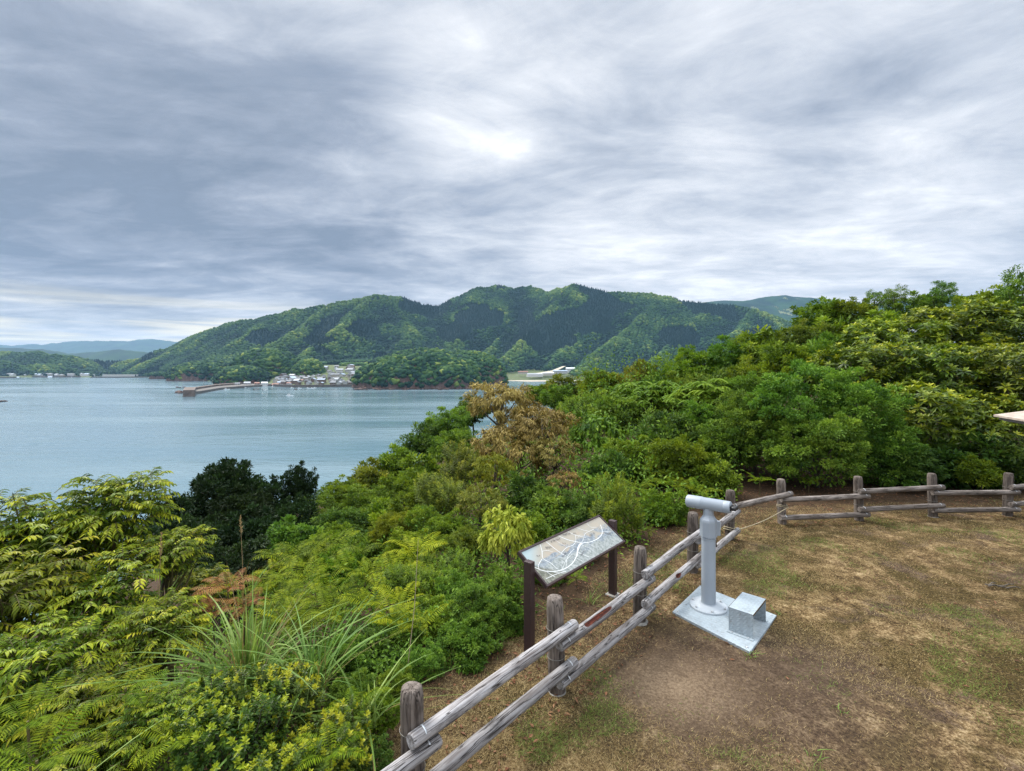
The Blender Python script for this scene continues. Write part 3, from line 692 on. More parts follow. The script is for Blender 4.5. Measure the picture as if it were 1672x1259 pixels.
# local frame: x along the board, -y towards the viewer
half = SLEN/2
for sx_ in (-1, 1):
    p_ = MB().add(*box((sx_*(half+.012), 0, .49), (.075, .10, 1.12), 0, .006)); pp = part('post', p_, M_BROWN, sign)
    part('footing', MB().add(*box((sx_*(half+.012), 0, -.02), (.16, .16, .08), 0, .01)), M_CONC, pp)
tilt = math.atan2(.27, .40)
TM = Matrix.Translation((0, 0, .94)) @ Matrix.Rotation(tilt, 4, 'X')
bw, bh = SLEN-.06, .50
fr = MB()
for c_, s_ in (((0, bh/2-.012, 0), (bw, .024, .05)), ((0, -bh/2+.012, 0), (bw, .024, .05)), ((-bw/2+.012, 0, 0), (.024, bh-.048, .05)), ((bw/2-.012, 0, 0), (.024, bh-.048, .05)), ((0, 0, -.018), (bw-.05, bh-.05, .012))):
    v_, f_ = box(c_, s_, 0, .003); fr.add(xf(v_, TM), f_)
part('frame', fr, M_BROWN, sign)
m, n = newmat('map_print'); p = objc(n)
sp_ = n.node('ShaderNodeSeparateXYZ'); n.link(p, sp_.inputs[0])
q = n.noise(p, 5, 6, .65, .4); q2 = n.noise(p, 28, 4, .7, .6); q3 = n.noise(n.mapping(p, (1, 2.4, 1)), 3.2, 4, .6, 1.2)
land = n.ramp(q, [(.35, (.52, .50, .44)), (.55, (.56, .50, .42)), (.72, (.60, .47, .38))])
hill = n.ramp(q2, [(.35, (.25, .28, .27)), (.5, (.42, .46, .46)), (.65, (.60, .63, .64))])
blu = n.ramp(q2, [(.4, (.20, .25, .34)), (.6, (.42, .48, .55))])
t = n.math('ADD', n.math('MULTIPLY', sp_.outputs[1], 3.2), n.math('MULTIPLY', n.math('SUBTRACT', q3, .5), 1.6))
c = n.mix(n.maprange(t, -.05, .25), hill, land)
c = n.mix(n.math('MULTIPLY', n.maprange(n.math('ABSOLUTE', n.math('SUBTRACT', t, -.02)), .0, .30, 1, 0), .75), c, blu)
c = n.mix(n.maprange(n.math('SUBTRACT', n.math('MULTIPLY', sp_.outputs[1], 1.0), sp_.outputs[0]), .68, .98), c, (.50, .62, .66))
c = n.mix(n.maprange(n.math('SUBTRACT', n.math('MULTIPLY', sp_.outputs[1], -1.4), sp_.outputs[0]), .75, .85), c, n.ramp(q2, [(.4, (.13, .14, .11)), (.6, (.36, .36, .30))]))
finish(n, n.vmath('MULTIPLY', c, (.66, .66, .64)), .35, None, spec=.35); M_MAP = m
panel = MB().add(*box((0, 0, 0), (bw-.05, bh-.05, .006)))
po = obj('map_panel', panel.mesh('map_panel', M_MAP), sign); po.matrix_local = TM @ Matrix.Translation((0, 0, .012))
# raised road lines and lettering marks of the print: thin strips on the panel (u 0..1 along, v 0..1 up)
def ribbon(mbx, pts, wd, z=.0045):
    P = np.array([((u_-.5)*(bw-.06), (v_-.5)*(bh-.06)) for u_, v_ in pts])
    tt = np.linspace(0, 1, len(P)); ti = np.linspace(0, 1, max(2, (len(P)-1)*6+1))
    if len(P) > 2:
        from_ = np.stack([np.interp(ti, tt, P[:, 0]), np.interp(ti, tt, P[:, 1])], 1); k = np.array([.25, .5, .25])
        sm = from_.copy()
        for _ in range(4): sm[1:-1] = sm[:-2]*.25+sm[1:-1]*.5+sm[2:]*.25
        P = sm
    T = unit(np.gradient(P, axis=0)); N = np.stack([-T[:, 1], T[:, 0]], 1)*wd/2
    V = np.concatenate([np.c_[P+N, np.full(len(P), z)], np.c_[P-N, np.full(len(P), z)]]); k = len(P)
    mbx.add(V, np.array([(i, i+k, i+k+1, i+1) for i in range(k-1)]))
rd = MB()
for i_, (pts_, wd_) in enumerate(([[(0, .55), (.05, .32), (.14, .16), (.24, .10), (.34, .14), (.42, .25), (.50, .42), (.57, .52), (.66, .42), (.76, .40), (.85, .46), (.90, .60), (.93, .76)], .020], [[(.42, .24), (.50, .45), (.56, .52)], .030],
       [[(.42, 1), (.47, .78), (.57, .52)], .011], [[(.27, 1), (.29, .72), (.31, .52), (.33, .40)], .011], [[(.36, .98), (.37, .84), (.40, .66)], .006], [[(.54, 1), (.58, .80), (.66, .60)], .009], [[(.66, 1), (.70, .84), (.75, .72)], .007], [[(.80, .97), (.80, .82), (.86, .74)], .006],
       [[(.20, .99), (.17, .80), (.12, .62), (.16, .42), (.17, .2)], .010], [[(.12, .62), (.05, .52), (.03, .42)], .008], [[(.17, .80), (.22, .76), (.25, .66)], .006], [[(.07, .26), (.10, .04)], .008], [[(.12, .17), (.19, .02)], .006], [[(.02, .12), (.12, .10), (.22, .04)], .007],
       [[(.18, .14), (.22, -.0)], .005], [[(.26, .11), (.27, 0)], .005], [[(.30, .12), (.36, .02)], .006], [[(.46, .32), (.52, .06)], .010], [[(.40, .22), (.43, .04)], .006], [[(.55, .48), (.61, .22)], .006], [[(.62, .45), (.65, .26)], .005], [[(.31, .52), (.40, .60), (.47, .56), (.53, .62), (.58, .80)], .007],
       [[(.57, .52), (.63, .60), (.68, .72), (.75, .72), (.82, .72)], .006], [[(.58, .70), (.62, .76), (.66, .66)], .004], [[(.88, .55), (.95, .42)], .006], [[(.92, .66), (.97, .5)], .005], [[(.24, .10), (.33, .36), (.45, .46)], .006], [[(.2, .12), (.3, .3), (.4, .36)], .005])):
    ribbon(rd, pts_, wd_*(.68 if wd_ < .015 else .42), .0045+.00012*i_)
ro = obj('map_lines', rd.mesh('map_lines', m_plain('map_line_print', (.74, .76, .76), .4, 0, .04)), po)
rr_ = random.Random(3); M_INK = m_plain('dark_print', (.07, .07, .08), .4)
def word(u0, v0, u1, v1, k, h_):
    tx = MB()
    for i in range(k):
        t_ = i/max(1, k-1); u_ = u0+(u1-u0)*t_; v_ = v0+(v1-v0)*t_
        for j in range(3):
            du, dv = rr_.uniform(-.006, .006), rr_.uniform(-.02, .02)
            ribbon(tx, [(u_+du-.004, v_+dv), (u_+du+.004, v_+dv+rr_.uniform(-.01, .01))] if j % 2 else [(u_+du, v_+dv-h_), (u_+du, v_+dv+h_)], .004, .0085+.0001*(i*3+j))
    obj('lettering', tx.mesh('lettering', M_INK), po)
word(.315, .93, .40, .905, 8, .025); word(.47, .95, .54, .93, 6, .025); word(.40, .74, .415, .72, 2, .02); word(.225, .84, .27, .80, 4, .03); word(.10, .74, .12, .73, 2, .02); word(.47, .22, .53, .28, 5, .02); word(.58, .86, .60, .85, 2, .02); word(.90, .40, .94, .36, 4, .03); word(.72, .60, .78, .62, 5, .02); word(.30, .42, .37, .46, 5, .02)

# ------------------------------------------------------------------ viewing telescope, its plate and the step
pl = [G(1098, 1000), G(1225, 1066), G(1268, 1006), G(1143, 957)]
pc = sum(pl, Vector())/4
base_t = thing('metal_plate', 'pale tread plate bolted to the ground under the telescope and step', 'metal plate', pc.to_tuple())
pts = [q-pc for q in pl]; top = []
mbp = MB()
ins = [q*(1-.008/q.length) for q in pts]
V = [(q.x, q.y, .002) for q in pts]+[(q.x, q.y, .010) for q in pts]+[(q.x, q.y, .013) for q in ins]
F_ = [(0, 1, 5, 4), (1, 2, 6, 5), (2, 3, 7, 6), (3, 0, 4, 7), (4, 5, 9, 8), (5, 6, 10, 9), (6, 7, 11, 10), (7, 4, 8, 11), (8, 9, 10, 11)]
V = V+[(q.x, q.y, -.04) for q in pts]; F_ += [(12, 13, 1, 0), (13, 14, 2, 1), (14, 15, 3, 2), (15, 12, 0, 3)]
mbp.add(V, np.array(F_)); part('tread_plate', mbp, M_TREAD, base_t)
for q in pts:
    b_ = q*.90; part('bolt', MB().add(*lathe([(0, .025), (.009, .025), (.013, .021), (.013, .0155), (.02, .015), (.02, .011)], 6)), M_STEEL, base_t).location = (b_.x, b_.y, 0)
TB = Vector((2.62, 6.32, .0135))
tele = thing('coin_telescope', 'grey coin operated viewing telescope on a round column', 'telescope', TB.to_tuple())
fl = part('flange', MB().add(*lathe([(0, 0.05), (.10, .05), (.135, .046), (.15, .034), (.18, .026), (.232, .024), (.238, .016), (.238, -.002)], 48)), M_GREYL, tele, True); fl.data.set_sharp_from_angle(angle=math.radians(35))
for k in range(6):
    a_ = k*math.pi/3+.35
    part('bolt', MB().add(*lathe([(0, .046), (.012, .046), (.016, .041), (.016, .025)], 6)), M_STEEL, fl).location = (.205*math.cos(a_), .205*math.sin(a_), 0)
col_ = part('column', MB().add(*lathe([(.098, .045), (.098, .052), (.091, .060), (.088, .90), (.093, .905), (.093, .925), (.086, .93)], 40)), M_GREY, tele, True); col_.data.set_sharp_from_angle(angle=math.radians(35))
# aim of the tube: out to the bay, square to the fence
td = Vector((-.75, .66, 0)).normalized(); ta = math.atan2(td.y, td.x)
hd = MB()
# eight-sided head that tapers to a round neck
hd.add(*lathe([(.080, .925), (.108, .94), (.110, 1.14), (.105, 1.165), (.078, 1.20), (.066, 1.225), (.062, 1.33)], 8))
ho = part('head', hd, M_GREY, tele); ho.rotation_euler = (0, 0, ta+.39)
bx_ = part('coin_box', MB().add(*box((-.118, .0, 1.045), (.05, .115, .19), 0, .006)), M_GREY, tele); bx_.rotation_euler = (0, 0, ta+.95)
part('label_plate', MB().add(*box((-.146, .02, 1.075), (.006, .06, .085), 0, .001)), M_WHITE, bx_)
part('coin_slot', MB().add(*box((-.147, -.03, 1.05), (.010, .022, .05), 0, .002)), M_STEEL, bx_)
part('lock', MB().add(*box((-.145, -.02, .975), (.012, .03, .022), 0, .002)), M_STEEL, bx_)
hb = part('lock_hasp', MB().add(*box((-.096, 0, .835), (.034, .045, .085), 0, .004)), M_BRASS, tele); hb.rotation_euler = (0, 0, ta+1.0)
part('padlock', MB().add(*box((-.118, 0, .80), (.018, .03, .036), 0, .004)), M_BLACK, hb)
# tube along local x (positive = objective end)
tb = MB().add(*lathe([(0, -.285), (.062, -.285), (.074, -.278), (.078, -.262), (.078, -.205), (.076, -.20), (.079, -.195), (.080, .08), (.0835, .085), (.084, .09), (.084, .262), (.080, .278), (.066, .288), (0, .288)], 40))
v0, f0 = tb.v[0], tb.f
tb.v = [np.stack([v0[:, 2], v0[:, 0], v0[:, 1]], 1)]
tu = part('tube', tb, M_GREY, tele, True); tu.data.set_sharp_from_angle(angle=math.radians(35)); tu.location = (0, 0, 1.365); tu.rotation_euler = (0, math.radians(1.5), ta)
for yy in (-.032, .032):
    e_ = lathe([(0, 0), (.024, 0), (.027, .006), (.027, .045), (.022, .055), (.019, .075)], 20); v1 = np.stack([-.355+e_[0][:, 2], e_[0][:, 0]+yy, e_[0][:, 1]], 1)
    part('eyepiece', MB().add(v1, e_[1]), M_BLACK, tu, True)
part('eyepiece_mount', MB().add(*box((-.290, 0, 0), (.02, .115, .062), 0, .006)), M_BLACK, tu)
part('handle', MB().add(*tube([(-.20, -.078, 0), (-.21, -.12, -.01), (-.25, -.15, -.02), (-.30, -.155, -.03)], .011, 10)), M_BLACK, tu, True)

step = thing('step_stool', 'folded tread plate step standing on the metal plate beside the telescope', 'step', (2.90, 5.835, .0135), math.atan2(.733, .68))
sl_, sw_, sh_ = .52, .275, .285
st_ = MB().add(*box((0, 0, sh_), (sl_, sw_, .008), 0, .002)); part('tread', st_, M_TREAD, step)
for sx_ in (-1, 1):
    sp2 = part('side_panel', MB().add(*box((sx_*(sl_/2-.004), 0, sh_/2-.003), (.007, sw_, sh_-.008), 0, .001)), M_TREAD, step)
    part('foot_flange', MB().add(*box((sx_*(sl_/2+.022), 0, .004), (.045, sw_+.02, .007), 0, .001)), M_TREAD, sp2)
    for yy in (-.09, .09): part('bolt', MB().add(*lathe([(0, .018), (.008, .018), (.011, .013), (.011, .007)], 6)), M_STEEL, sp2).location = (sx_*(sl_/2+.024), yy, 0)
for yy in (-1, 1):
    part('edge_trim', MB().add(*box((0, yy*(sw_/2+.0015), sh_-.004), (sl_, .003, .02))), M_BRASS, step)

# ------------------------------------------------------------------ corner of the shelter roof at the right
c0 = PX(1622, 680, 7.5); e1 = Vector((-.37, -.93, 0)).normalized(); e2 = Vector((.93, -.37, 0)).normalized(); ctr = c0+e1*1.4+e2*1.6
sh = thing('rest_shelter', 'pale timber edge of a low shelter roof at the clearing', 'shelter', (ctr.x, ctr.y, 0))
def slab(cn, l1, l2, rise, th):
    V = []
    for z in (0, th):
        for a_, b_ in ((0, 0), (l1, 0), (l1, l2), (0, l2)):
            q = cn+e1*a_+e2*b_-ctr; V.append((q.x, q.y, q.z+ctr.z+rise*b_+z))
    return MB().add(V, np.array([(0, 3, 2, 1), (4, 5, 6, 7), (0, 1, 5, 4), (1, 2, 6, 5), (2, 3, 7, 6), (3, 0, 4, 7)]))
M_ROOFW = m_plain('pale_roof_timber', (.36, .30, .25), .8, 0, .2, 9); M_EAVE = m_plain('eave_timber', (.20, .18, .165), .8, 0, .25, 14)
c0z = Vector((c0.x, c0.y, 0)); zt = c0.z
rf = slab(c0z, 2.8, 1.7, .20, .028); rf.v[0][:, 2] += zt; ro_ = part('roof', rf, M_ROOFW, sh)
rf = slab(c0z+e1*2.8+e2*3.4, -2.8, -1.7, -.20, .028); 
V2 = []
for z in (0, .028):
    for a_, b_, r_ in ((0, 1.702, .34), (2.8, 1.702, .34), (2.8, 3.4, 0), (0, 3.4, 0)):
        q = c0z+e1*a_+e2*b_-ctr; V2.append((q.x, q.y, zt+r_+z))
part('roof', MB().add(V2, np.array([(0, 3, 2, 1), (4, 5, 6, 7), (0, 1, 5, 4), (1, 2, 6, 5), (2, 3, 7, 6), (3, 0, 4, 7)])), M_ROOFW, sh)
fa = MB()
for k_ in range(3):
    q = slab(c0z+e2*(.05+k_*.06)+e1*.04, 2.72, .045, .2, -.05-.03*(k_ > 0)); q.v[0][:, 2] += zt-.004+.2*(.05+k_*.06); fa.add(q.v[0], q.f)
part('fascia', fa, M_EAVE, ro_)
for a_, b_ in ((.5, .6), (.5, 2.8), (2.3, .6), (2.3, 2.8)):
    q = c0z+e1*a_+e2*b_-ctr; part('post', MB().add(*box((q.x, q.y, (zt+.02)/2), (.12, .12, zt-.02), .4, .006)), M_EAVE, sh)

# ------------------------------------------------------------------ village, pier, far harbour
def flatmat(name, cols, rough=.7):
    m, n = newmat(name); q = n.noise(objc(n), .8, 4, .6)
    finish(n, n.mix(q, tuple(x*.8 for x in cols), tuple(min(1, x*1.15) for x in cols)), rough); return m
WALLS = [flatmat('wall_'+k, c) for k, c in (('cream', (.40, .37, .32)), ('white', (.52, .52, .51)), ('grey', (.36, .36, .36)), ('timber', (.15, .10, .075)))]
ROOFS = [('slate grey', flatmat('roof_slate', (.15, .165, .19))), ('pale blue', flatmat('roof_pale_blue', (.32, .40, .50))), ('silver grey', flatmat('roof_silver', (.36, .39, .43))), ('red brown', flatmat('roof_red_brown', (.24, .10, .07))), ('dark', flatmat('roof_dark', (.055, .058, .07))), ('white', flatmat('roof_white', (.74, .75, .76)))]
M_PANE = flatmat('dark_window', (.03, .035, .04), .25)
def gable(L, W, Hh, rh):
    wl = MB().add([(-L/2, -W/2, -3), (L/2, -W/2, -3), (L/2, W/2, -3), (-L/2, W/2, -3), (-L/2, -W/2, Hh), (L/2, -W/2, Hh), (L/2, W/2, Hh), (-L/2, W/2, Hh), (-L/2, 0, Hh+rh), (L/2, 0, Hh+rh)],
                  [np.array([(0, 1, 5, 4), (1, 2, 6, 5), (2, 3, 7, 6), (3, 0, 4, 7)]), np.array([(5, 6, 9), (7, 4, 8)])])
    e = .55; x = L/2+e; k = rh/(W/2); yo = W/2+e; zo = Hh-k*e; t = .22
    rf = MB()
    for s in (-1, 1):
        V = [(-x, s*yo, zo+.02), (x, s*yo, zo+.02), (x, 0, Hh+rh+.02), (-x, 0, Hh+rh+.02), (-x, s*yo, zo+t), (x, s*yo, zo+t), (x, 0, Hh+rh+t), (-x, 0, Hh+rh+t)]
        rf.add(V, np.array([(0, 1, 2, 3), (4, 5, 6, 7), (0, 1, 5, 4), (1, 2, 6, 5), (2, 3, 7, 6), (3, 0, 4, 7)]))
    wn = MB(); kx = max(2, int(L/2.6))
    for s in (-1, 1):
        for i in range(kx):
            cxx = -L/2+L*(i+.5)/kx
            wn.add(*box((cxx, s*(W/2+.03), Hh*.55), (1.3, .08, 1.2)))
    return wl, rf, wn
HM = []
for (L, W, Hh, rh) in ((9, 6.5, 3.6, 1.8), (11, 7, 5.6, 2.0), (7.5, 6, 3.2, 1.5), (13, 8, 6.0, 1.6)):
    wl, rf, wn = gable(L, W, Hh, rh); HM.append((wl.mesh('wall', WALLS[0]), rf.mesh('roof', ROOFS[0][1]), wn.mesh('window', M_PANE)))
def shore(u, d): return float(floor_z(np.array([u]), np.array([d]))[0])
HGRP = {}
def house(px, d, k, ri, wi, rz_, label, group, z=None, sc_=1.0, parts=True):
    sc_ *= .95+.25*((px*7.3+d*1.7) % 1)
    u = (px-CX)/F; z = shore(u, d) if z is None else z
    t = thing('house', label, 'house', (u*d, d, z), rz_, group); t.scale = (sc_,)*3
    wo_ = obj('wall', HM[k][0], t, None, WALLS[wi]); obj('roof', HM[k][1], t, None, ROOFS[ri][1])
    if parts: obj('window', HM[k][2], wo_)
    return t
rv = random.Random(12)
WN = ('cream', 'white', 'grey', 'dark timber'); taken = []
def far_enough(px, d, mn):
    x = (px-CX)/F*d
    for a_, b_ in taken:
        if math.hypot(a_-x, (b_-d)*.75) < mn: return False
    taken.append((x, d)); return True
zones = [(448, 512, 912, 985, 30, 'at the left of the village shore'), (515, 600, 912, 1085, 60, 'in the middle of the village'), (545, 592, 912, 935, 8, 'by the village beach')]
zones.insert(1, (452, 482, 930, 1000, 14, 'on the hillside at the left of the village'))
for x0, x1, d0, d1, cnt, where in zones:
    done = 0; tr_ = 0
    while done < cnt and tr_ < 900:
        tr_ += 1
        px_, d_ = rv.uniform(x0, x1), d0+(d1-d0)*rv.random()**1.2
        if math.hypot((px_-505)/27, (d_-1040)/38) < 1.05 or math.hypot((px_-436)/52, (d_-1085)/80) < 1: continue
        if not far_enough(px_, d_, 8.6): continue
        k = rv.choice((0, 0, 1, 2, 2, 3)); ri = rv.choice((0, 0, 0, 0, 1, 1, 2, 4, 4, 3)); wi = rv.choice((0, 1, 2, 2, 3, 3))
        house(px_, d_, k, ri, wi, rv.choice((0, 1.57))+rv.uniform(-.3, .3), f'{ROOFS[ri][0]} roofed house with {WN[wi]} walls {where}', f'{ROOFS[ri][0]} roofed {WN[wi]} houses {where}'); done += 1
for px_, d_, k, ri, wi, lab in ((404, 905, 0, 2, 1, 'white walled shed on the pier quay below the dark trees'), (420, 905, 2, 3, 3, 'red brown roofed hut on the quay beside the white shed'), (432, 900, 0, 5, 1, 'white roofed quay building nearest the village'), (388, 890, 2, 0, 2, 'small grey hut farthest out on the quay')):
    house(px_, d_, k, ri, wi, .3, lab, None, SEA+2.6)
# far harbour on the left
for i in range(34):
    px_ = rv.uniform(-20, 158); d_ = rv.uniform(1712, 1800)
    if not far_enough(px_, d_, 13): continue
    ri = rv.choice((0, 0, 2, 4, 1)); wi = rv.choice((0, 1, 2))
    house(px_, d_, rv.choice((0, 1, 3)), ri, wi, rv.uniform(-.4, .4), f'tiny {ROOFS[ri][0]} roofed house in the far harbour across the bay', 'houses in the far harbour', None, 1.25, False)
M_SEAWALL = m_plain('dark_sea_wall', (.10, .085, .075), .9, 0, .35, .5); M_PALEWALL = m_plain('pale_breakwater', (.42, .40, .37), .9, 0, .15, .3)
def wall_strip(name, pts, wd, h, mat, label, cat, low=-3, group=None):
    P = [SP(px, py) if not isinstance(px, Vector) else px for px, py in pts]
    V = []; k = len(P)
    for i, q in enumerate(P):
        a_ = P[max(0, i-1)]; b_ = P[min(k-1, i+1)]; d_ = (b_-a_).normalized(); nn = Vector((-d_.y, d_.x, 0))*wd/2
        for sg, z in ((1, low), (1, h), (-1, h), (-1, low)):
            V.append((q.x+nn.x*sg, q.y+nn.y*sg, SEA+z))
    Q = [(i*4+j, i*4+(j+1) % 4, i*4+4+(j+1) % 4, i*4+4+j) for i in range(k-1) for j in range(4)]
    o = obj(name, MB().add(V, [np.array(Q), np.array([(0, 1, 2, 3)]), np.array([((k-1)*4+3, (k-1)*4+2, (k-1)*4+1, (k-1)*4)])]).mesh(name, mat)); return tag(o, label, cat, group)
wall_strip('breakwater', [(-40, 617.2), (25, 617.3)], 8, 4.2, M_SEAWALL, 'dark breakwater at the far left edge of the bay', 'breakwater')
wall_strip('breakwater', [(54, 616.3), (131, 616.0)], 8, 4.5, M_SEAWALL, 'dark breakwater in front of the far harbour houses', 'breakwater')
wall_strip('breakwater', [(150, 616.7), (240, 616.5)], 8, 3.6, M_SEAWALL, 'long low dark breakwater in front of the pale sea wall', 'breakwater')
wall_strip('sea_wall', [(168, 615.6), (292, 615.4)], 6, 9.5, M_PALEWALL, 'long pale concrete sea wall behind the islet', 'sea wall')
wall_strip('quay_wall', [(448, 631.0), (480, 632.5), (512, 632.2), (560, 631.5), (592, 631.5)], 5, 4.4, M_SEAWALL, 'dark stone sea wall below the village houses', 'sea wall')
# pier
pier = thing('pier', 'concrete pier running out from the rocky point to a block head', 'pier', SP(308, 648).to_tuple())
PO = Vector(pier.location)
def prism(pts, h, mat, name, low=-2.5):
    P = [SP(*q) for q in pts]; k = len(P)
    V = [(q.x-PO.x, q.y-PO.y, low) for q in P]+[(q.x-PO.x, q.y-PO.y, h) for q in P]
    return part(name, MB().add(V, [np.array([(i, (i+1) % k, k+(i+1) % k, k+i) for i in range(k)]), np.array([list(range(k, 2*k))])]), mat, pier)
M_PIER = m_plain('pier_concrete', (.105, .095, .086), .9, 0, .3, .25); M_PIERB = m_plain('stained_pier_block', (.12, .092, .078), .9, 0, .35, .3)
prism([(298.5, 648), (318, 647.6), (320, 641.5), (302, 641.8)], 8.2, M_PIERB, 'pier_head')
prism([(311, 645), (330, 642), (360, 636.5), (400, 633), (445, 630), (458, 627), (440, 627), (398, 629), (352, 632), (318, 641)], 3.4, M_PIER, 'deck')
prism([(309, 641.5), (352, 634.2), (398, 629.6), (440, 626.9), (440, 626.4), (396, 628.9), (350, 633.3), (306, 640.6)], 6.2, M_PIERB, 'parapet')
def rockpile(name, pts, label, seed, mat=M_ROCK, cat='rocks', s=(1.5, 3.6)):
    r = rs(seed); o = MB()
    for px, py, k, spx, spy in pts:
        for i in range(k):
            q = SP(px+r.uniform(-spx, spx), py+r.uniform(-spy, spy)); bl = BLOBS[r.randint(6)]; sz = r.uniform(*s)
            M3 = np.linalg.qr(r.randn(3, 3))[0]; o.add((bl @ M3)*np.array([1.3, 1.1, .62])*sz*(1+.25*(vnoise(bl[:, 0]*2+i, bl[:, 1]*2, 3)[:, None]-.5))+np.array([q.x, q.y, SEA+.15]), ICO3F)
    return tag(obj(name, o.mesh(name, mat, False)), label, cat)
rockpile('rocks', [(300, 641, 14, 9, 1.2), (318, 637, 16, 12, 1.5), (345, 633, 16, 14, 1.2), (372, 629.5, 10, 14, 1)], 'heap of dark boulders armouring the outer side of the pier', 601, s=(2, 4.4))
rockpile('rocks', [(290, 633, 5, 12, .5)], 'low line of dark rocks awash off the pier', 602, s=(1, 2.2))
rockpile('rocks', [(590, 636, 7, 12, .8), (607, 632.5, 9, 10, 1.2)], 'low pink brown rocks at the left foot of the central headland', 603, s=(1.6, 3.4))
rockpile('rocks', [(420, 637, 4, 12, .35)], 'flat weedy reef in the water left of the village', 604, s=(.8, 1.5))
rockpile('rocks', [(485, 636.2, 3, 8, .3)], 'small reef in front of the village sea wall', 605, s=(.8, 1.4))
rockpile('rocks', [(3, 656, 5, 9, .6)], 'dark rocks awash at the left edge of the bay', 606, s=(1.2, 2.2))
rockpile('rocks', [(660, 636.2, 26, 70, .8), (740, 635.5, 20, 45, .8)], 'band of red brown boulders along the foot of the central headland', 607, s=(1.3, 3.2))
# beach at the head of the right cove
bp = [SP(*q) for q in ((828, 622.0), (862, 623.2), (905, 623.0), (960, 622), (960, 617), (828, 618.5))]
tag(obj('beach', MB().add([(q.x, q.y, SEA+(.25 if i < 4 else 3.6)) for i, q in enumerate(bp)], np.array([list(range(6))])).mesh('beach', m_plain('beach_sand', (.40, .35, .29), .9, 0, .12, .3))), 'strip of pale sand in the right hand cove', 'beach', kind='structure')
# boats
def boat_mesh(L, W, mat):
    V = []; st = 9
    for i in range(st):
        t_ = i/(st-1); x = (t_-.5)*L; wdt = W/2*(1-max(0, (t_-.55)/.45)**2.2); sh_z = .75+.5*t_**2
        V += [(x, -wdt, sh_z), (x, -wdt*.75, .0), (x, wdt*.75, .0), (x, wdt, sh_z)]
    Q = [(i*4+j, i*4+j+1, i*4+5+j, i*4+4+j) for i in range(st-1) for j in range(3)]+[(i*4+3, i*4, i*4+4, i*4+7) for i in range(st-1)]
    return MB().add(V, [np.array(Q), np.array([(0, 1, 2, 3)])]).mesh('hull', mat)
M_HULL = flatmat('white_hull', (.78, .79, .80), .4)
hull_me = boat_mesh(9, 2.6, M_HULL); cab_me = MB().add(*box((-1.2, 0, 1.6), (2.6, 1.7, 1.7), 0, .12)).mesh('cabin', M_HULL)
cabw_me = MB().add(*box((-1.2, 0, 1.95), (2.64, 1.74, .5), 0, .05)).mesh('window', M_PANE)
def boat(px, py, rz_, label, group=None, s=1.0):
    q = SP(px, py); t = thing('fishing_boat', label, 'boat', (q.x, q.y, SEA-.15), rz_, group); t.scale = (s,)*3
    obj('hull', hull_me, t); c_ = obj('cabin', cab_me, t); obj('window', cabw_me, c_)
for i, (px, py) in enumerate(((386, 633.2), (393, 632.4), (399, 633), (406, 631.6), (414, 631.2), (421, 630.8), (428, 630.6), (437, 630), (370, 636.2))):
    boat(px, py, rv.uniform(-.5, .5), 'white fishing boat moored along the inner side of the pier', 'boats moored along the pier')
boat(473, 646.4, .1, 'lone white boat under way in the open bay before the village', None, 1.0)
for px, py in ((477, 633.6), (489, 634.2), (503, 634), (510, 634.4), (514, 633.6)): boat(px, py, rv.uniform(-.3, .3), 'small white boat moored before the village sea wall', 'boats moored before the sea wall', .75)
# poles along the quay
M_POLE = flatmat('pole_concrete', (.36, .35, .33))
pole_me = MB().add(*tube([(0, 0, -2), (0, 0, 10)], [.22, .14], 8)).add(*box((0, 0, 9.2), (2.2, .14, .14))).mesh('utility_pole', M_POLE)
for px, d, lab in ((347, 880, 'pale pole at the outer end of the quay'), (332, 870, 'pale pole standing on the pier among the boulders'), (492, 925, 'pale pole before the village knoll'), (437, 905, 'pale pole beside the white quay building')):
    tag(obj('utility_pole', pole_me, None, ((px-CX)/F*d, d, SEA+3)), lab, 'pole')
# school and sheds in the right valley
def shed(px0, px1, d, h, rh, dep, wi, ri, label, pz=None, ang=0.0):
    w_ = (px1-px0)*d/F; u = ((px0+px1)/2-CX)/F; z = shore(u, d) if pz is None else CH+(HY-pz)*d/F
    t = thing('long_building', label, 'building', (u*d, d, z), ang)
    wl, rf, wn = gable(w_, dep, h, rh); wo_ = part('wall', wl, WALLS[wi], t); part('roof', rf, ROOFS[ri][1], t)
    for q_, f_ in zip(wn.v, wn.f): part('window', MB().add(q_, f_-f_.min()), M_PANE, wo_)
shed(924, 948, 1400, 9, 2.5, 12, 1, 5, 'long white school block farthest right in the valley', 606.5)
shed(903, 926, 1370, 5, 2, 10, 2, 1, 'low grey shed with a blue roof left of the white block', 608.5)
shed(860, 886, 1320, 4, 2.4, 12, 1, 2, 'silver roofed long shed by the cove', 613.5, .25)
shed(886, 904, 1345, 4, 2, 10, 0, 5, 'white roofed shed in the valley middle', 611.5, .2)
shed(846, 862, 1360, 4, 2, 9, 0, 3, 'tan roofed shed at the left side of the valley', 609.5)
rp = [PX(868, 611.5, 1340), PX(900, 606, 1400), PX(918, 599, 1460), PX(924, 598.5, 1460), PX(908, 607, 1395), PX(878, 613, 1335)]
tag(obj('road', MB().add([tuple(q+Vector((0, 0, 1.6))) for q in rp], np.array([list(range(6))])).mesh('road', m_plain('pale_road', (.46, .41, .32), .9, 0, .1, .2))), 'pale ramp road climbing the valley slope', 'road', kind='structure')

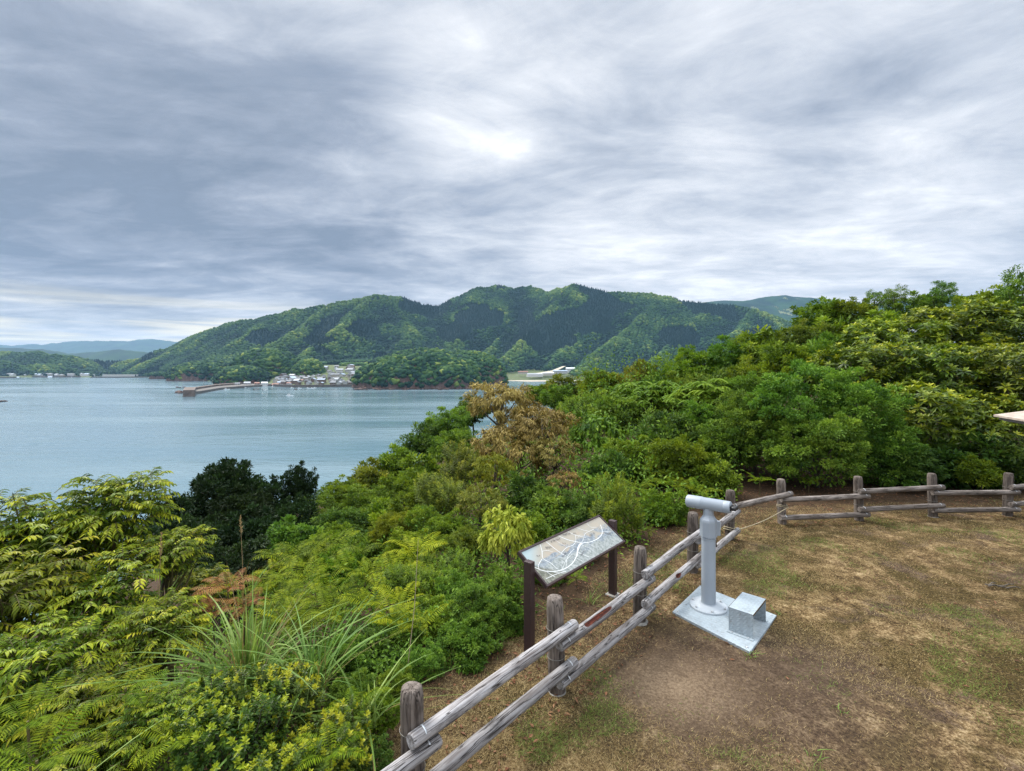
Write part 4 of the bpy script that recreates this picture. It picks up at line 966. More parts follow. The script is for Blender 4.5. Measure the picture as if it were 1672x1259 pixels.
# ------------------------------------------------------------------ plants
def leaf4(mb, P, D, N, L, W, tn, fold=.18, droop=.1):
    """folded four point leaves: base, side, tip, side"""
    k = len(P); D = unit(D); S_ = unit(np.cross(D, N)); Un = np.cross(S_, D)
    L = np.broadcast_to(L, (k,))[:, None]; W = np.broadcast_to(W, (k,))[:, None]
    mid = P+D*L*.45
    tip = P+D*L; tip[:, 2] -= (droop*L)[:, 0]
    V = np.stack([P, mid+S_*W/2+Un*fold*W, tip, mid-S_*W/2+Un*fold*W], 1).reshape(-1, 3)
    b = np.arange(k)[:, None]*4
    mb.add(V, np.concatenate([b+np.array([[0, 2, 1]]), b+np.array([[0, 3, 2]])]), np.repeat(tn, 4))
def leaf8(mb, P, D, N, L, W, tn, fold=.2, droop=.25, cup=.0):
    """longer leaves with a curved midrib: 8 points"""
    k = len(P); D = unit(D); S_ = unit(np.cross(D, N)); Un = np.cross(S_, D)
    L = np.broadcast_to(L, (k,))[:, None]; W = np.broadcast_to(W, (k,))[:, None]
    def mp(t): q = P+D*L*t; q[:, 2] -= (droop*L*t**1.8)[:, 0]; return q
    m1, m2, tip = mp(.34), mp(.68), mp(1.0)
    V = np.stack([P, m1+S_*W*.47+Un*fold*W, m1, m1-S_*W*.47+Un*fold*W, m2+S_*W*.36+Un*fold*W*.8, m2, m2-S_*W*.36+Un*fold*W*.8, tip], 1).reshape(-1, 3)
    b = np.arange(k)[:, None]*8
    t3 = np.concatenate([b+np.array([q]) for q in ([0, 2, 1], [0, 3, 2], [4, 5, 7], [5, 6, 7])])
    q4 = np.concatenate([b+np.array([q]) for q in ([1, 2, 5, 4], [2, 3, 6, 5])])
    mb.add(V, [t3, q4], np.repeat(tn, 8))

def lobes_for(seed, k, squat=.8):
    r = rs(seed); out = [(np.array([0, 0, 0]), np.array([.72, .72, .66*squat]))]
    for i in range(k):
        a = r.uniform(0, 6.28); h = r.uniform(-.32, .62)*squat; q = r.uniform(.38, .66)*(1-.35*max(0, h))
        s = r.uniform(.26, .44); out.append((np.array([q*math.cos(a), q*math.sin(a), h]), np.array([s, s, s*r.uniform(.75, 1.05)])))
    return out
def lobe_points(seed, lobes, k, zmin=-.45, inner=.72):
    r = rs(seed+900); wts = np.array([l[1][0]**2 for l in lobes]); wts /= wts.sum(); C_ = []; O_ = []; n_ = 0
    while n_ < k*6 and len(C_) < k:
        n_ += 1; c, s = lobes[r.choice(len(lobes), p=wts)]
        d = unit(r.randn(3))
        if d[2] < zmin: continue
        p = c+s*d*r.uniform(.80, 1.04)
        if any(np.sum(((p-c2)/s2)**2) < inner**2 for c2, s2 in lobes): continue
        C_.append(p); O_.append(unit(d*s**-1*s.mean()*.7+unit(p+np.array([0, 0, .25]))*.5))
    return np.array(C_), np.array(O_)

def crown_clump(seed, k=125, per=64, L=.088, W=.046, cr=.135, squat=.8, nl=9, droop=.12, up=.45, fill=900):
    r = rs(seed); lb = lobes_for(seed, nl, squat); C_, O_ = lobe_points(seed, lb, k); mb = MB()
    k = len(C_); n_ = k*per; C_ = C_+(O_*.6+np.array([0, 0, .5]))*(r.uniform(.04, .19, k)*(r.rand(k) < .34))[:, None]
    c = np.repeat(C_, per, 0); o = np.repeat(O_, per, 0)
    q = r.randn(n_, 3); q = unit(q)*(r.rand(n_, 1)**.45)
    size = np.repeat(cr*r.uniform(.65, 1.3, k), per)[:, None]
    P = c+q*size*np.array([1, 1, .55])
    D = unit(q*.9+o*.45+np.array([0, 0, up*.25])+r.randn(n_, 3)*.28)
    N = unit(np.array([0, 0, 1.0])*(up+.35)+o*.5+r.randn(n_, 3)*.30)
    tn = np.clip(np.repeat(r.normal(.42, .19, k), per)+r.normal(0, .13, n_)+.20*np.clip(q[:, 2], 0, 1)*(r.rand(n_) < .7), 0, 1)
    leaf4(mb, P, D, N, L*r.uniform(.7, 1.25, n_), W*r.uniform(.75, 1.2, n_), tn, droop=droop)
    if fill:        # leaves deeper inside
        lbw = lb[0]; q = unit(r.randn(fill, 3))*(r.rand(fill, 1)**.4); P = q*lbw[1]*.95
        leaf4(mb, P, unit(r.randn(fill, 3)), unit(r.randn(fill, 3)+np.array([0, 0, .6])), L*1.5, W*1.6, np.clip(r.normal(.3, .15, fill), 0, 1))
    return mb, C_
def crown_rosette(seed, k=290, squat=.75):
    r = rs(seed); lb = lobes_for(seed, 10, squat); C_, O_ = lobe_points(seed, lb, k, -.25, .78); mb = MB(); k = len(C_)
    ax = unit(O_*.55+np.array([0, 0, .95])+r.randn(k, 3)*.22)
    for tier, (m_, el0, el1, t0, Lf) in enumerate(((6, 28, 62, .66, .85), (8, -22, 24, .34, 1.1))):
        n_ = k*m_; A = np.repeat(ax, m_, 0); c = np.repeat(C_, m_, 0)
        ref = unit(np.cross(A, np.array([.31, .87, .38]))); ref2 = np.cross(A, ref)
        ph = np.tile(np.arange(m_)*2*math.pi/m_, k)+np.repeat(r.rand(k)*6.28, m_)+r.normal(0, .2, n_)
        rad = ref*np.cos(ph)[:, None]+ref2*np.sin(ph)[:, None]; el = np.radians(r.uniform(el0, el1, n_))[:, None]
        D = rad*np.cos(el)+A*np.sin(el); N = A*np.cos(el)-rad*np.sin(el)+1e-3
        tn = np.clip(np.repeat(r.normal(t0, .16, k), m_)+r.normal(0, .08, n_), 0, 1)
        leaf8(mb, c+rad*.008+A*(.012 if tier == 0 else -.012), D, N,   .100*Lf*r.uniform(.8, 1.15, n_), .034*r.uniform(.8, 1.15, n_), tn, .12, .22)
    f_ = 1200; q = unit(r.randn(f_, 3))*(r.rand(f_, 1)**.4)
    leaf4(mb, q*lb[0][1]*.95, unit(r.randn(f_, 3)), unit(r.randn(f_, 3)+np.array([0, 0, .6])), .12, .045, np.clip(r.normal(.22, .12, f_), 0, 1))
    return mb, C_
def crown_droop(seed, k=120, per=34, L=.105, W=.030, squat=.85, down=.75, nl=11, tw=.1):
    """hanging narrow leaves, several to a twig end"""
    r = rs(seed); lb = lobes_for(seed, nl, squat); C_, O_ = lobe_points(seed, lb, k, -.5, .7); mb = MB(); k = len(C_); n_ = k*per
    c = np.repeat(C_, per, 0); o = np.repeat(O_, per, 0); q = unit(r.randn(n_, 3))*(r.rand(n_, 1)**.5)
    P = c+q*np.array([.13, .13, .085])
    D = unit(o*.55+r.randn(n_, 3)*.42+np.array([0, 0, -down])); N = unit(o*.7+np.array([0, 0, .5])+r.randn(n_, 3)*.4)
    tn = np.clip(np.repeat(r.normal(.48, .16, k), per)+r.normal(0, .15, n_), 0, 1)
    leaf8(mb, P, D, N, L*r.uniform(.7, 1.25, n_), W*r.uniform(.75, 1.2, n_), tn, .15, .2)
    return mb, C_
def crown_shoots(seed, k=130, per=30, L=.17, W=.034, squat=.9):
    """upright leafy shoots with narrow leaves"""
    r = rs(seed); lb = lobes_for(seed, 8, squat); C_, O_ = lobe_points(seed, lb, k, -.15, .7); mb = MB(); k = len(C_); n_ = k*per
    ax = unit(O_*.42+np.array([0, 0, 1.0])+r.randn(k, 3)*.15); A = np.repeat(ax, per, 0); c = np.repeat(C_, per, 0)
    t = np.tile(np.linspace(-.55, 1, per), k)
    ref = unit(np.cross(A, np.array([.31, .87, .38]))); ref2 = np.cross(A, ref); ph = np.tile(np.arange(per)*2.4, k)+np.repeat(r.rand(k)*6.28, per)
    rad = ref*np.cos(ph)[:, None]+ref2*np.sin(ph)[:, None]
    sl = np.repeat(r.uniform(.16, .30, k), per)[:, None]
    P = c+A*t[:, None]*sl; el = np.radians(18+45*np.clip(t, 0, 1)+r.normal(0, 8, n_))[:, None]
    D = rad*np.cos(el)+A*np.sin(el); N = A*np.cos(el)-rad*np.sin(el)
    tn = np.clip(.32+.42*np.clip(t, 0, 1)**1.5+np.repeat(r.normal(0, .12, k), per)+r.normal(0, .06, n_), 0, 1)
    leaf8(mb, P, D, N, L*r.uniform(.7, 1.1, n_)*(1-.25*np.clip(t, 0, 1)), W*r.uniform(.8, 1.1, n_), tn, .15, .22)
    f_ = 900; q = unit(r.randn(f_, 3))*(r.rand(f_, 1)**.4)
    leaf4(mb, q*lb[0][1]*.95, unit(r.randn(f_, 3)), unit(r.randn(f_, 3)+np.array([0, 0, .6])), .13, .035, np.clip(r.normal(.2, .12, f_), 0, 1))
    return mb, C_
def crown_spray(seed, k=215, per=17, L=.100, W=.034, squat=.85):
    """arching twigs carrying two rows of drooping pointed leaves, in loose layers"""
    r = rs(seed); lb = lobes_for(seed, 9, squat); C_, O_ = lobe_points(seed, lb, k, -.35, .62); mb = MB(); tw = MB(); k = len(C_)
    for i in range(k):
        az = math.atan2(O_[i, 1], O_[i, 0])+r.normal(0, .45); lift = np.clip(O_[i, 2]*.8+r.normal(.22, .2), -.2, 1.2)
        d = unit(np.array([math.cos(az), math.sin(az), lift])); ln = r.uniform(.30, .52); t = np.linspace(0, 1, per)
        pts = (C_[i]-d*ln*.55)[None]+d[None]*ln*t[:, None]; pts[:, 2] -= ln*.38*t**2
        tan = unit(np.gradient(pts, axis=0)); sd_ = unit(np.cross(tan, np.array([0, 0, 1.0]))); sg = np.where(np.arange(per) % 2 == 0, 1, -1)[:, None]
        D = unit(tan*.62+sd_*sg*.72+np.array([0, 0, -.22])+r.randn(per, 3)*.14); N = unit(np.array([0, 0, 1.0])+sd_*sg*.3+r.randn(per, 3)*.18)
        base = r.normal(.44, .24)
        tn = np.clip(base+.16*t+r.normal(0, .09, per), 0, 1)
        keep = t > .12
        leaf8(mb, pts[keep], D[keep], N[keep], L*r.uniform(.7, 1.15, keep.sum()), W*r.uniform(.8, 1.15, keep.sum()), tn[keep], .22, .34)
        v_, f_ = tube(pts[::4], np.linspace(.006, .002, len(pts[::4])), 3, False); tw.add(v_, f_)
    f_ = 1500; q = unit(r.randn(f_, 3))*(r.rand(f_, 1)**.4)
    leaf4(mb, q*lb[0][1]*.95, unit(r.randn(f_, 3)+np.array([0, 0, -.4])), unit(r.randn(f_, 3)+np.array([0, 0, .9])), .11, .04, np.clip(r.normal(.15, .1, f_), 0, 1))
    return mb, C_, tw
def crown_tip(seed, k=150, squat=.9):
    """small oval leaves; each shoot ends in a yellow flush"""
    r = rs(seed); lb = lobes_for(seed, 10, squat); C_, O_ = lobe_points(seed, lb, k, -.3, .7); mb = MB(); k = len(C_)
    ax = unit(O_*.6+np.array([0, 0, .9])+r.randn(k, 3)*.2); per = 26; n_ = k*per; A = np.repeat(ax, per, 0); c = np.repeat(C_, per, 0)
    t = np.tile(np.linspace(0, 1, per), k); flush = np.repeat(r.rand(k) < .62, per)
    ref = unit(np.cross(A, np.array([.31, .87, .38]))); ref2 = np.cross(A, ref); ph = np.tile(np.arange(per)*2.4, k)+np.repeat(r.rand(k)*6.28, per)
    rad = ref*np.cos(ph)[:, None]+ref2*np.sin(ph)[:, None]
    P = c+A*(t[:, None]-.8)*.17; el = np.radians(5+50*t**2+r.normal(0, 10, n_))[:, None]; D = rad*np.cos(el)+A*np.sin(el); N = A*np.cos(el)-rad*np.sin(el)
    tn = np.where((t > .55) & flush, r.normal(.86, .09, n_), r.normal(.30, .12, n_)+.15*t); tn = np.clip(tn, 0, 1)
    leaf8(mb, P, D, N, np.where(t > .55, .078, .088)*r.uniform(.75, 1.15, n_), .038*r.uniform(.8, 1.2, n_), tn, .14, .12)
    f_ = 1500; q = unit(r.randn(f_, 3))*(r.rand(f_, 1)**.4)
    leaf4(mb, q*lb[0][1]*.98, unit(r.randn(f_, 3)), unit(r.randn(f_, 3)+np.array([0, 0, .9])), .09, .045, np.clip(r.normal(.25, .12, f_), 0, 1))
    return mb, C_
def crown_pinnate(seed, k=120, squat=.6):
    """flat layers of long feather shaped leaves"""
    r = rs(seed); lb = lobes_for(seed, 8, squat); C_, O_ = lobe_points(seed, lb, k, -.1, .6); mb = MB(); k = len(C_)
    for i in range(k):
        for j in range(6):
            az = j*1.05+r.normal(0, .25); d = np.array([math.cos(az), math.sin(az), .28]); ln = r.uniform(.17, .27); m_ = 11; t = np.linspace(.12, 1, m_)
            pts = C_[i][None]+d[None]*ln*t[:, None]; pts[:, 2] -= ln*.55*t**2; tan = unit(np.gradient(pts, axis=0)); sd_ = unit(np.cross(tan, np.array([0, 0, 1.0])))
            base = r.normal(.5, .16)
            for sg in (-1, 1):
                D = unit(tan*.45+sd_*sg*.9+np.array([0, 0, -.18])); N = np.tile(np.array([0, 0, 1.0]), (m_, 1))
                leaf4(mb, pts, D, N,   .075*(1-.45*np.abs(t-.45)), .028, np.clip(base+r.normal(0, .08, m_), 0, 1), .1, .15)
    return mb, C_

PROTO = {}
def proto(kind):
    if kind not in PROTO:
        fn, kw, nv, sd0 = {
            'clump': (crown_clump, {}, 4, 1100), 'coarse': (crown_clump, dict(k=85, per=38, L=.135, W=.062, cr=.16, up=.6), 3, 1200),
            'fine': (crown_clump, dict(k=210, per=80, L=.058, W=.033, cr=.12, nl=14, squat=1.0, up=.3), 3, 1300),
            'airy': (crown_clump, dict(k=80, per=60, L=.085, W=.042, cr=.19, nl=9, squat=1.15, fill=500), 3, 1350),
            'rosette': (crown_rosette, {}, 3, 1400), 'droop': (crown_droop, {}, 3, 1500), 'hang': (crown_droop, dict(k=75, per=22, L=.21, W=.085, down=.9, nl=7), 1, 1550),
            'shoots': (crown_shoots, {}, 2, 1600), 'spray': (crown_spray, {}, 3, 1700), 'tip': (crown_tip, {}, 2, 1800), 'pinnate': (crown_pinnate, {}, 2, 1900)}[kind]
        out = []
        for q in range(nv):
            res = fn(sd0+q, **kw); mb = res[0]; V = np.concatenate(mb.v)
            zt, zb = np.percentile(V[:, 2], 99.6), np.percentile(V[:, 2], 2); R_ = np.percentile(np.hypot(V[:, 0], V[:, 1]), 98)
            me = mb.mesh('crown', LM['mid']); tw = res[2].mesh('twigs', M_TWIG) if len(res) > 2 else None
            out.append((me, res[1], zt/R_, zb/R_, R_, tw))
        PROTO[kind] = out
    return PROTO[kind]
_cnt = {}
def plant(kind, mat, px, py, d, wpx, label, cat='shrub', name='shrub', group=None, stretch=1.0, bark=None, lean=0.0, nb=7, var=None):
    """px, py: middle of the crown's top edge in the photo; wpx: half width in photo pixels; d: distance"""
    vs = proto(kind); i = _cnt.get(kind, 0); _cnt[kind] = i+1
    me, cl, zt, zb, R0_, tw = vs[(i if var is None else var) % len(vs)]
    top = PX(px, py, d); R_ = wpx*d/F; gz_ = float(ground_z(np.array([top.x]), np.array([top.y]))[0])
    zc_ = max(top.z-zt*R_*stretch, gz_+.12*R_); s = R_/R0_; r = random.Random(int(px*7+py*13+d*101))
    t = thing(name, label, cat, (top.x, top.y, gz_), 0, group)
    rz_ = r.uniform(0, 6.28)
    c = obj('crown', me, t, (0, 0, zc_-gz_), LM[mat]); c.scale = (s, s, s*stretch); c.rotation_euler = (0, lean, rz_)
    if tw: k_ = obj('twigs', tw, t, (0, 0, zc_-gz_)); k_.scale = c.scale; k_.rotation_euler = c.rotation_euler
    # trunk with limbs reaching into the crown
    mbt = MB(); h0 = zc_-gz_; rt = max(.012, .026*R_**.8+.007*(h0+R_)); sel = list(range(len(cl))); r.shuffle(sel)
    fork = max(.06, h0-.35*R_*stretch); bx, by = r.uniform(-.08, .08)*R_, r.uniform(-.08, .08)*R_
    tr = [(bx*2, by*2, -.12), (bx, by, fork*.5), (0, 0, fork), (0, 0, h0+.25*R_*stretch)]
    mbt.add(*tube(tr, [rt*1.25, rt, rt*.85, rt*.4], 7, True, .15, int(px)))
    ca, sa = math.cos(rz_), math.sin(rz_)
    for q in sel[:nb]:
        e = cl[q]*s; e = np.array([e[0]*ca-e[1]*sa, e[0]*sa+e[1]*ca, h0+e[2]*stretch]); st_ = np.array([0, 0, fork*r.uniform(.75, 1.0)])
        md = st_*.5+e*.5; md[2] = st_[2]+(e[2]-st_[2])*r.uniform(.25, .5); m2 = md*.45+e*.55+np.array([r.uniform(-.06, .06)*R_, r.uniform(-.06, .06)*R_, 0])
        mbt.add(*tube([st_, md, m2, e], [rt*.55, rt*.38, rt*.22, rt*.06], 5, False, .1, q))
    part('trunk', mbt, bark or M_BARK, t, True)
    return t

TREES = 'trees of the wooded rise beyond the fence'; SLOPE = 'shrubs crowding the slope'
# --- ridge line of the wooded rise (farthest first)
for a in ((1345, 490, 25, 46, 'mid', 'green tree at the left end of the ridge against the blue mountain'), (1402, 490, 24, 44, 'mid', 'rounded green tree on the ridge left of the ragged tops'),
          (1500, 478, 25, 40, 'fine', 'low green tree on the ridge between two ragged tops'), (1610, 468, 22, 60, 'mid', 'broad green tree at the high right end of the ridge')):
    plant('clump', a[4], a[0], a[1], a[2], a[3], a[5], 'tree', 'broadleaf_tree', TREES)
for a in ((1428, 474, 25, 18, 'thin ragged tree top leftmost on the ridge skyline'), (1461, 466, 25.5, 20, 'tall ragged tree top leaning right on the ridge skyline'), (1538, 460, 24, 20, 'ragged tree top alone on the ridge right of the leaning one'), (1676, 436, 19, 44, 'highest tree top at the right edge of the photo')):
    plant('airy', 'fine', a[0], a[1], a[2], a[3], a[4], 'tree', 'broadleaf_tree', TREES, 1.15, None, .12, 4)
for a in ((930, 612, 34, 42, 'olive', 'coarse', 'olive brown tree beside the view of the school buildings'), (985, 604, 30, 48, 'mid', 'clump', 'green tree under the mountain right of the olive brown one'), (1040, 590, 29, 52, 'olive', 'coarse', 'yellowish tree on the middle skyline of the wooded rise'),
          (1095, 578, 27, 46, 'mid', 'airy', 'loose green tree on the skyline left of the highest centre tree'), (1150, 566, 25, 52, 'mid', 'clump', 'green tree on the skyline before the dark cedar stand'), (1205, 548, 24, 52, 'fine', 'clump', 'taller tree breaking the skyline in front of the mountain foot'),
          (1262, 536, 22, 56, 'mid', 'coarse', 'rounded tree on the skyline above the fine leaved one'), (1320, 522, 21, 56, 'olive', 'clump', 'yellow green tree below the blue mountain'), (1395, 512, 20, 60, 'mid', 'coarse', 'green tree just below the ridge trees')):
    plant(a[5], a[4], a[0], a[1], a[2], a[3], a[6], 'tree', 'broadleaf_tree', TREES)
# --- whorled yellow green trees on the right
for a in ((1450, 522, 18, 82, 'whorled yellow green tree under the ragged ridge tops'), (1540, 500, 18.5, 88, 'whorled yellow green tree highest in the middle of its stand'), (1640, 486, 18, 92, 'whorled yellow green tree highest at the right edge'),
          (1400, 560, 16, 78, 'whorled tree with yellow tips left of its stand above the fine leaved tree'), (1500, 560, 15.5, 92, 'whorled yellow tipped tree in the middle of the stand'), (1610, 555, 15, 96, 'whorled yellow tipped tree above the shelter roof'),
          (1530, 625, 13.6, 92, 'big leaved whorled tree low beside the fine leaved tree'), (1690, 560, 13.5, 96, 'whorled tree cut by the right edge above the roof'), (1620, 640, 13.4, 70, 'shaded whorled tree just left of the shelter roof')):
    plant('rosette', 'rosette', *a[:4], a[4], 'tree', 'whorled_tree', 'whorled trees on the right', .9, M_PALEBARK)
# --- the great fine-leaved trees behind the fence corner
for a in ((1285, 592, 13.6, 82, 'large dense fine leaved tree left of its pair behind the fence'), (1395, 604, 13.4, 84, 'large dense fine leaved tree right of its pair behind the fence'), (1335, 672, 12.4, 84, 'fine leaved tree low in front of the dense pair'), (1225, 640, 13.6, 58, 'slender fine leaved tree at the left of the dense pair'), (1440, 690, 12.9, 62, 'fine leaved tree filling the gap beside the whorled trees')):
    plant('fine', 'fine', *a[:4], a[4], 'tree', 'fine_leaved_tree', 'fine leaved trees behind the fence', 1.05, None, 0, 9)
for a in ((1560, 705, 12.8, 70, 'deep', 'dark shade shrub behind the fence under the whorled trees'), (1650, 718, 12.4, 62, 'deep', 'dark shade shrub beneath the shelter roof'), (1480, 722, 12.6, 50, 'deep', 'small dark shrub behind the fence in deep shade'), (1600, 745, 12.0, 34, 'fresh', 'bright young shrub behind the fence under the dark trees')):
    plant('coarse', a[4], *a[:4], a[5], 'shrub', 'shade_shrub', 'shade shrubs behind the fence', .9)
# --- second storey of the wood beneath the skyline
for a in ((955, 652, 27, 46, 'fine', 'clump'), (1020, 630, 24, 50, 'mid', 'coarse'), (1075, 618, 24, 52, 'deep', 'clump'), (1120, 608, 22, 54, 'fine', 'clump'), (1180, 600, 20, 56, 'deep', 'coarse'), (1235, 585, 19, 56, 'mid', 'clump'), (1290, 560, 18.5, 58, 'mid', 'clump'), (1345, 545, 18.5, 54, 'fine', 'coarse'), (1210, 610, 17, 50, 'fine', 'clump')):
    plant(a[5], a[4], *a[:4], 'rounded green tree in the second storey of the wood below the skyline trees', 'tree', 'broadleaf_tree', 'second storey trees of the wooded rise', 1.15)
# --- centre
for a in ((1050, 622, 20, 56, 'fresh', 'pinnate', 'pale green tree with layered feathery leaves in the centre', 'feather_leaved_tree'), (1140, 618, 17, 60, 'fresh', 'pinnate', 'bright green feathery leaved tree standing out of the wood', 'feather_leaved_tree'),
          (1165, 655, 15.5, 56, 'fine', 'clump', 'green tree below the bright feathery one', 'broadleaf_tree'), (1085, 672, 15, 62, 'deep', 'coarse', 'dark green tree in the centre below the pale feathery one', 'broadleaf_tree'), (1010, 640, 19, 52, 'fine', 'clump', 'green tree just right of the withered trees', 'broadleaf_tree'),
          (952, 640, 24, 40, 'mid', 'shoots', 'upright green tree behind the withered ones', 'broadleaf_tree'), (975, 678, 15.5, 48, 'mid', 'hang', 'green tree with long hanging leaves beside the withered tree', 'broadleaf_tree'), (1190, 690, 13.4, 54, 'fine', 'clump', 'rounded shrub left of the fine leaved trees', 'shrub'),
          (1110, 710, 12.6, 62, 'fresh', 'clump', 'fresh green rounded shrub above the ferns', 'shrub'), (1035, 715, 13.2, 54, 'mid', 'clump', 'mid green shrub between the withered tree and the ferns', 'shrub'), (1165, 745, 11.8, 46, 'mid', 'coarse', 'low green shrub behind the telescope tube', 'shrub'), (985, 735, 12.4, 44, 'deep', 'coarse', 'dark shrub under the right withered tree', 'shrub'),
          (880, 624, 34, 30, 'mid', 'clump', 'bright green tree top against the cove', 'broadleaf_tree'), (912, 628, 31, 32, 'fine', 'clump', 'dark pointed tree top against the cove beach', 'broadleaf_tree')):
    plant(a[5], a[4], *a[:4], a[6], 'tree' if 'tree' in a[7] else 'shrub', a[7])
# --- withered trees
for a in ((850, 656, 16.6, 52, 'withered tan tree behind the broad one'), (815, 624, 17.0, 62, 'tall withered tan tree leftmost with bare dark branches'), (885, 664, 15.5, 62, 'broad withered tan tree right of the tall one'), (838, 694, 15.4, 66, 'withered brown tree low between the two tan ones'), (925, 770, 11.8, 30, 'small withered tan bush before the withered trees'), (905, 715, 14.6, 48, 'withered tree with its dark lower branches showing')):
    plant('droop', 'tan', *a[:4], a[4], 'tree', 'withered_tree', 'withered trees in the middle of the slope', 1.0, None, 0, 14)
# --- mid slope
SL = [(772, 648, 36, 34, 'deep', 'clump', 'dark green tree touching the water left of the withered tree'), (735, 664, 33, 40, 'fine', 'clump', 'rounded green tree on the slope edge against the water'), (695, 692, 31, 42, 'deep', 'coarse', 'green tree on the slope edge below the rounded one'), (650, 726, 27, 42, 'mid', 'coarse', 'broad tree low on the slope edge against the water'),
      (603, 752, 25, 44, 'olive', 'coarse', 'olive tree on the slope edge'), (558, 782, 23, 40, 'mid', 'clump', 'small tree at the lower end of the slope edge'), (524, 806, 19, 34, 'fine', 'airy', 'loose young tree beside the dark trees'),
      (745, 700, 25, 46, 'fine', 'clump', None), (700, 742, 23, 48, 'mid', 'coarse', None), (650, 770, 21, 48, 'mid', 'clump', None), (600, 795, 19.5, 46, 'fine', 'clump', None), (560, 826, 16.5, 50, 'deep', 'clump', None), (622, 822, 17, 48, 'fresh', 'coarse', None), (690, 792, 17, 50, 'mid', 'clump', None),
      (755, 724, 14.8, 46, 'olive', 'shoots', 'yellowish loose tree rising from the slope left of the withered trees'), (808, 738, 13.6, 40, 'yellow', 'droop', 'yellow green bush with hanging leaves before the withered trees'), (722, 772, 13, 48, 'olive', 'shoots', 'yellow olive bush in the middle of the slope'), (785, 795, 11, 46, 'olive', 'droop', 'olive bush right above the pale drooping shrub'),
      (480, 846, 14.5, 46, 'fine', 'coarse', 'blue green shrub at the foot of the dark trees'), (532, 862, 12.6, 46, 'mid', 'clump', None), (598, 866, 12, 52, 'fine', 'coarse', None), (648, 834, 11.8, 42, 'yellow', 'fine', 'bright yellow green rounded shrub in the middle of the slope'), (698, 824, 11.6, 40, 'fresh', 'fine', 'bright rounded shrub right of the brightest one'),
      (672, 866, 9.8, 44, 'fresh', 'clump', 'bright shrub above the upright leaved bush'), (730, 838, 10.4, 46, 'mid', 'clump', None), (762, 862, 8.8, 40, 'olive', 'clump', None), (560, 900, 9.6, 46, 'fresh', 'clump', None), (872, 775, 11.4, 52, 'deep', 'coarse', 'dark shrub under the withered trees'), (905, 800, 10, 46, 'fine', 'coarse', 'dull green shrub behind the map board'),
      (948, 805, 9.6, 42, 'deep', 'clump', 'small dark shrub left of the upright green bush'), (860, 835, 8.6, 44, 'mid', 'clump', 'green shrub between the pale drooping shrub and the map board')]
for a in SL:
    far = a[2] > 14
    plant(a[5], a[4], *a[:4], a[6] or ('mid green shrub among the others on the far part of the slope' if far else 'mid green shrub among the others on the near part of the slope'), 'tree' if a[6] and 'tree' in a[6] else 'shrub', 'broadleaf_tree' if a[6] and 'tree' in a[6] else 'shrub', None if a[6] else SLOPE+(' far down' if far else ' near'))
# --- dark evergreen trees by the water
for a in ((395, 800, 17.2, 60, 'clump', 1.2, 'dark evergreen filling the middle of the group'), (265, 850, 15, 56, 'clump', 1.1, 'dark evergreen behind the yellow shoots of the arching shrubs'), (380, 880, 13.5, 70, 'clump', 1.0, 'lowest dark evergreen just above the tan plumes'),(300, 802, 17.5, 50, 'clump', 1.1, 'dark evergreen leftmost of the group by the water'), (365, 752, 18.5, 56, 'clump', 1.25, 'tallest dark evergreen with a greener crown top'), (432, 772, 19, 54, 'clump', 1.25, 'broad dark evergreen in the middle of the group'), (490, 756, 19.5, 26, 'clump', 1.7, 'narrow dark evergreen with a pointed top at the right of the group'), (335, 836, 15.5, 72, 'clump', 1.2, 'low dark evergreen in front of the tallest one'), (425, 836, 15.8, 76, 'clump', 1.2, 'low dark evergreen in front of the broad one'), (478, 815, 17, 44, 'clump', 1.3, 'low dark evergreen at the right end of the group')):
    plant(a[4], 'dark', *a[:4], a[6], 'tree', 'dark_evergreen', 'dark evergreens by the water', a[5])
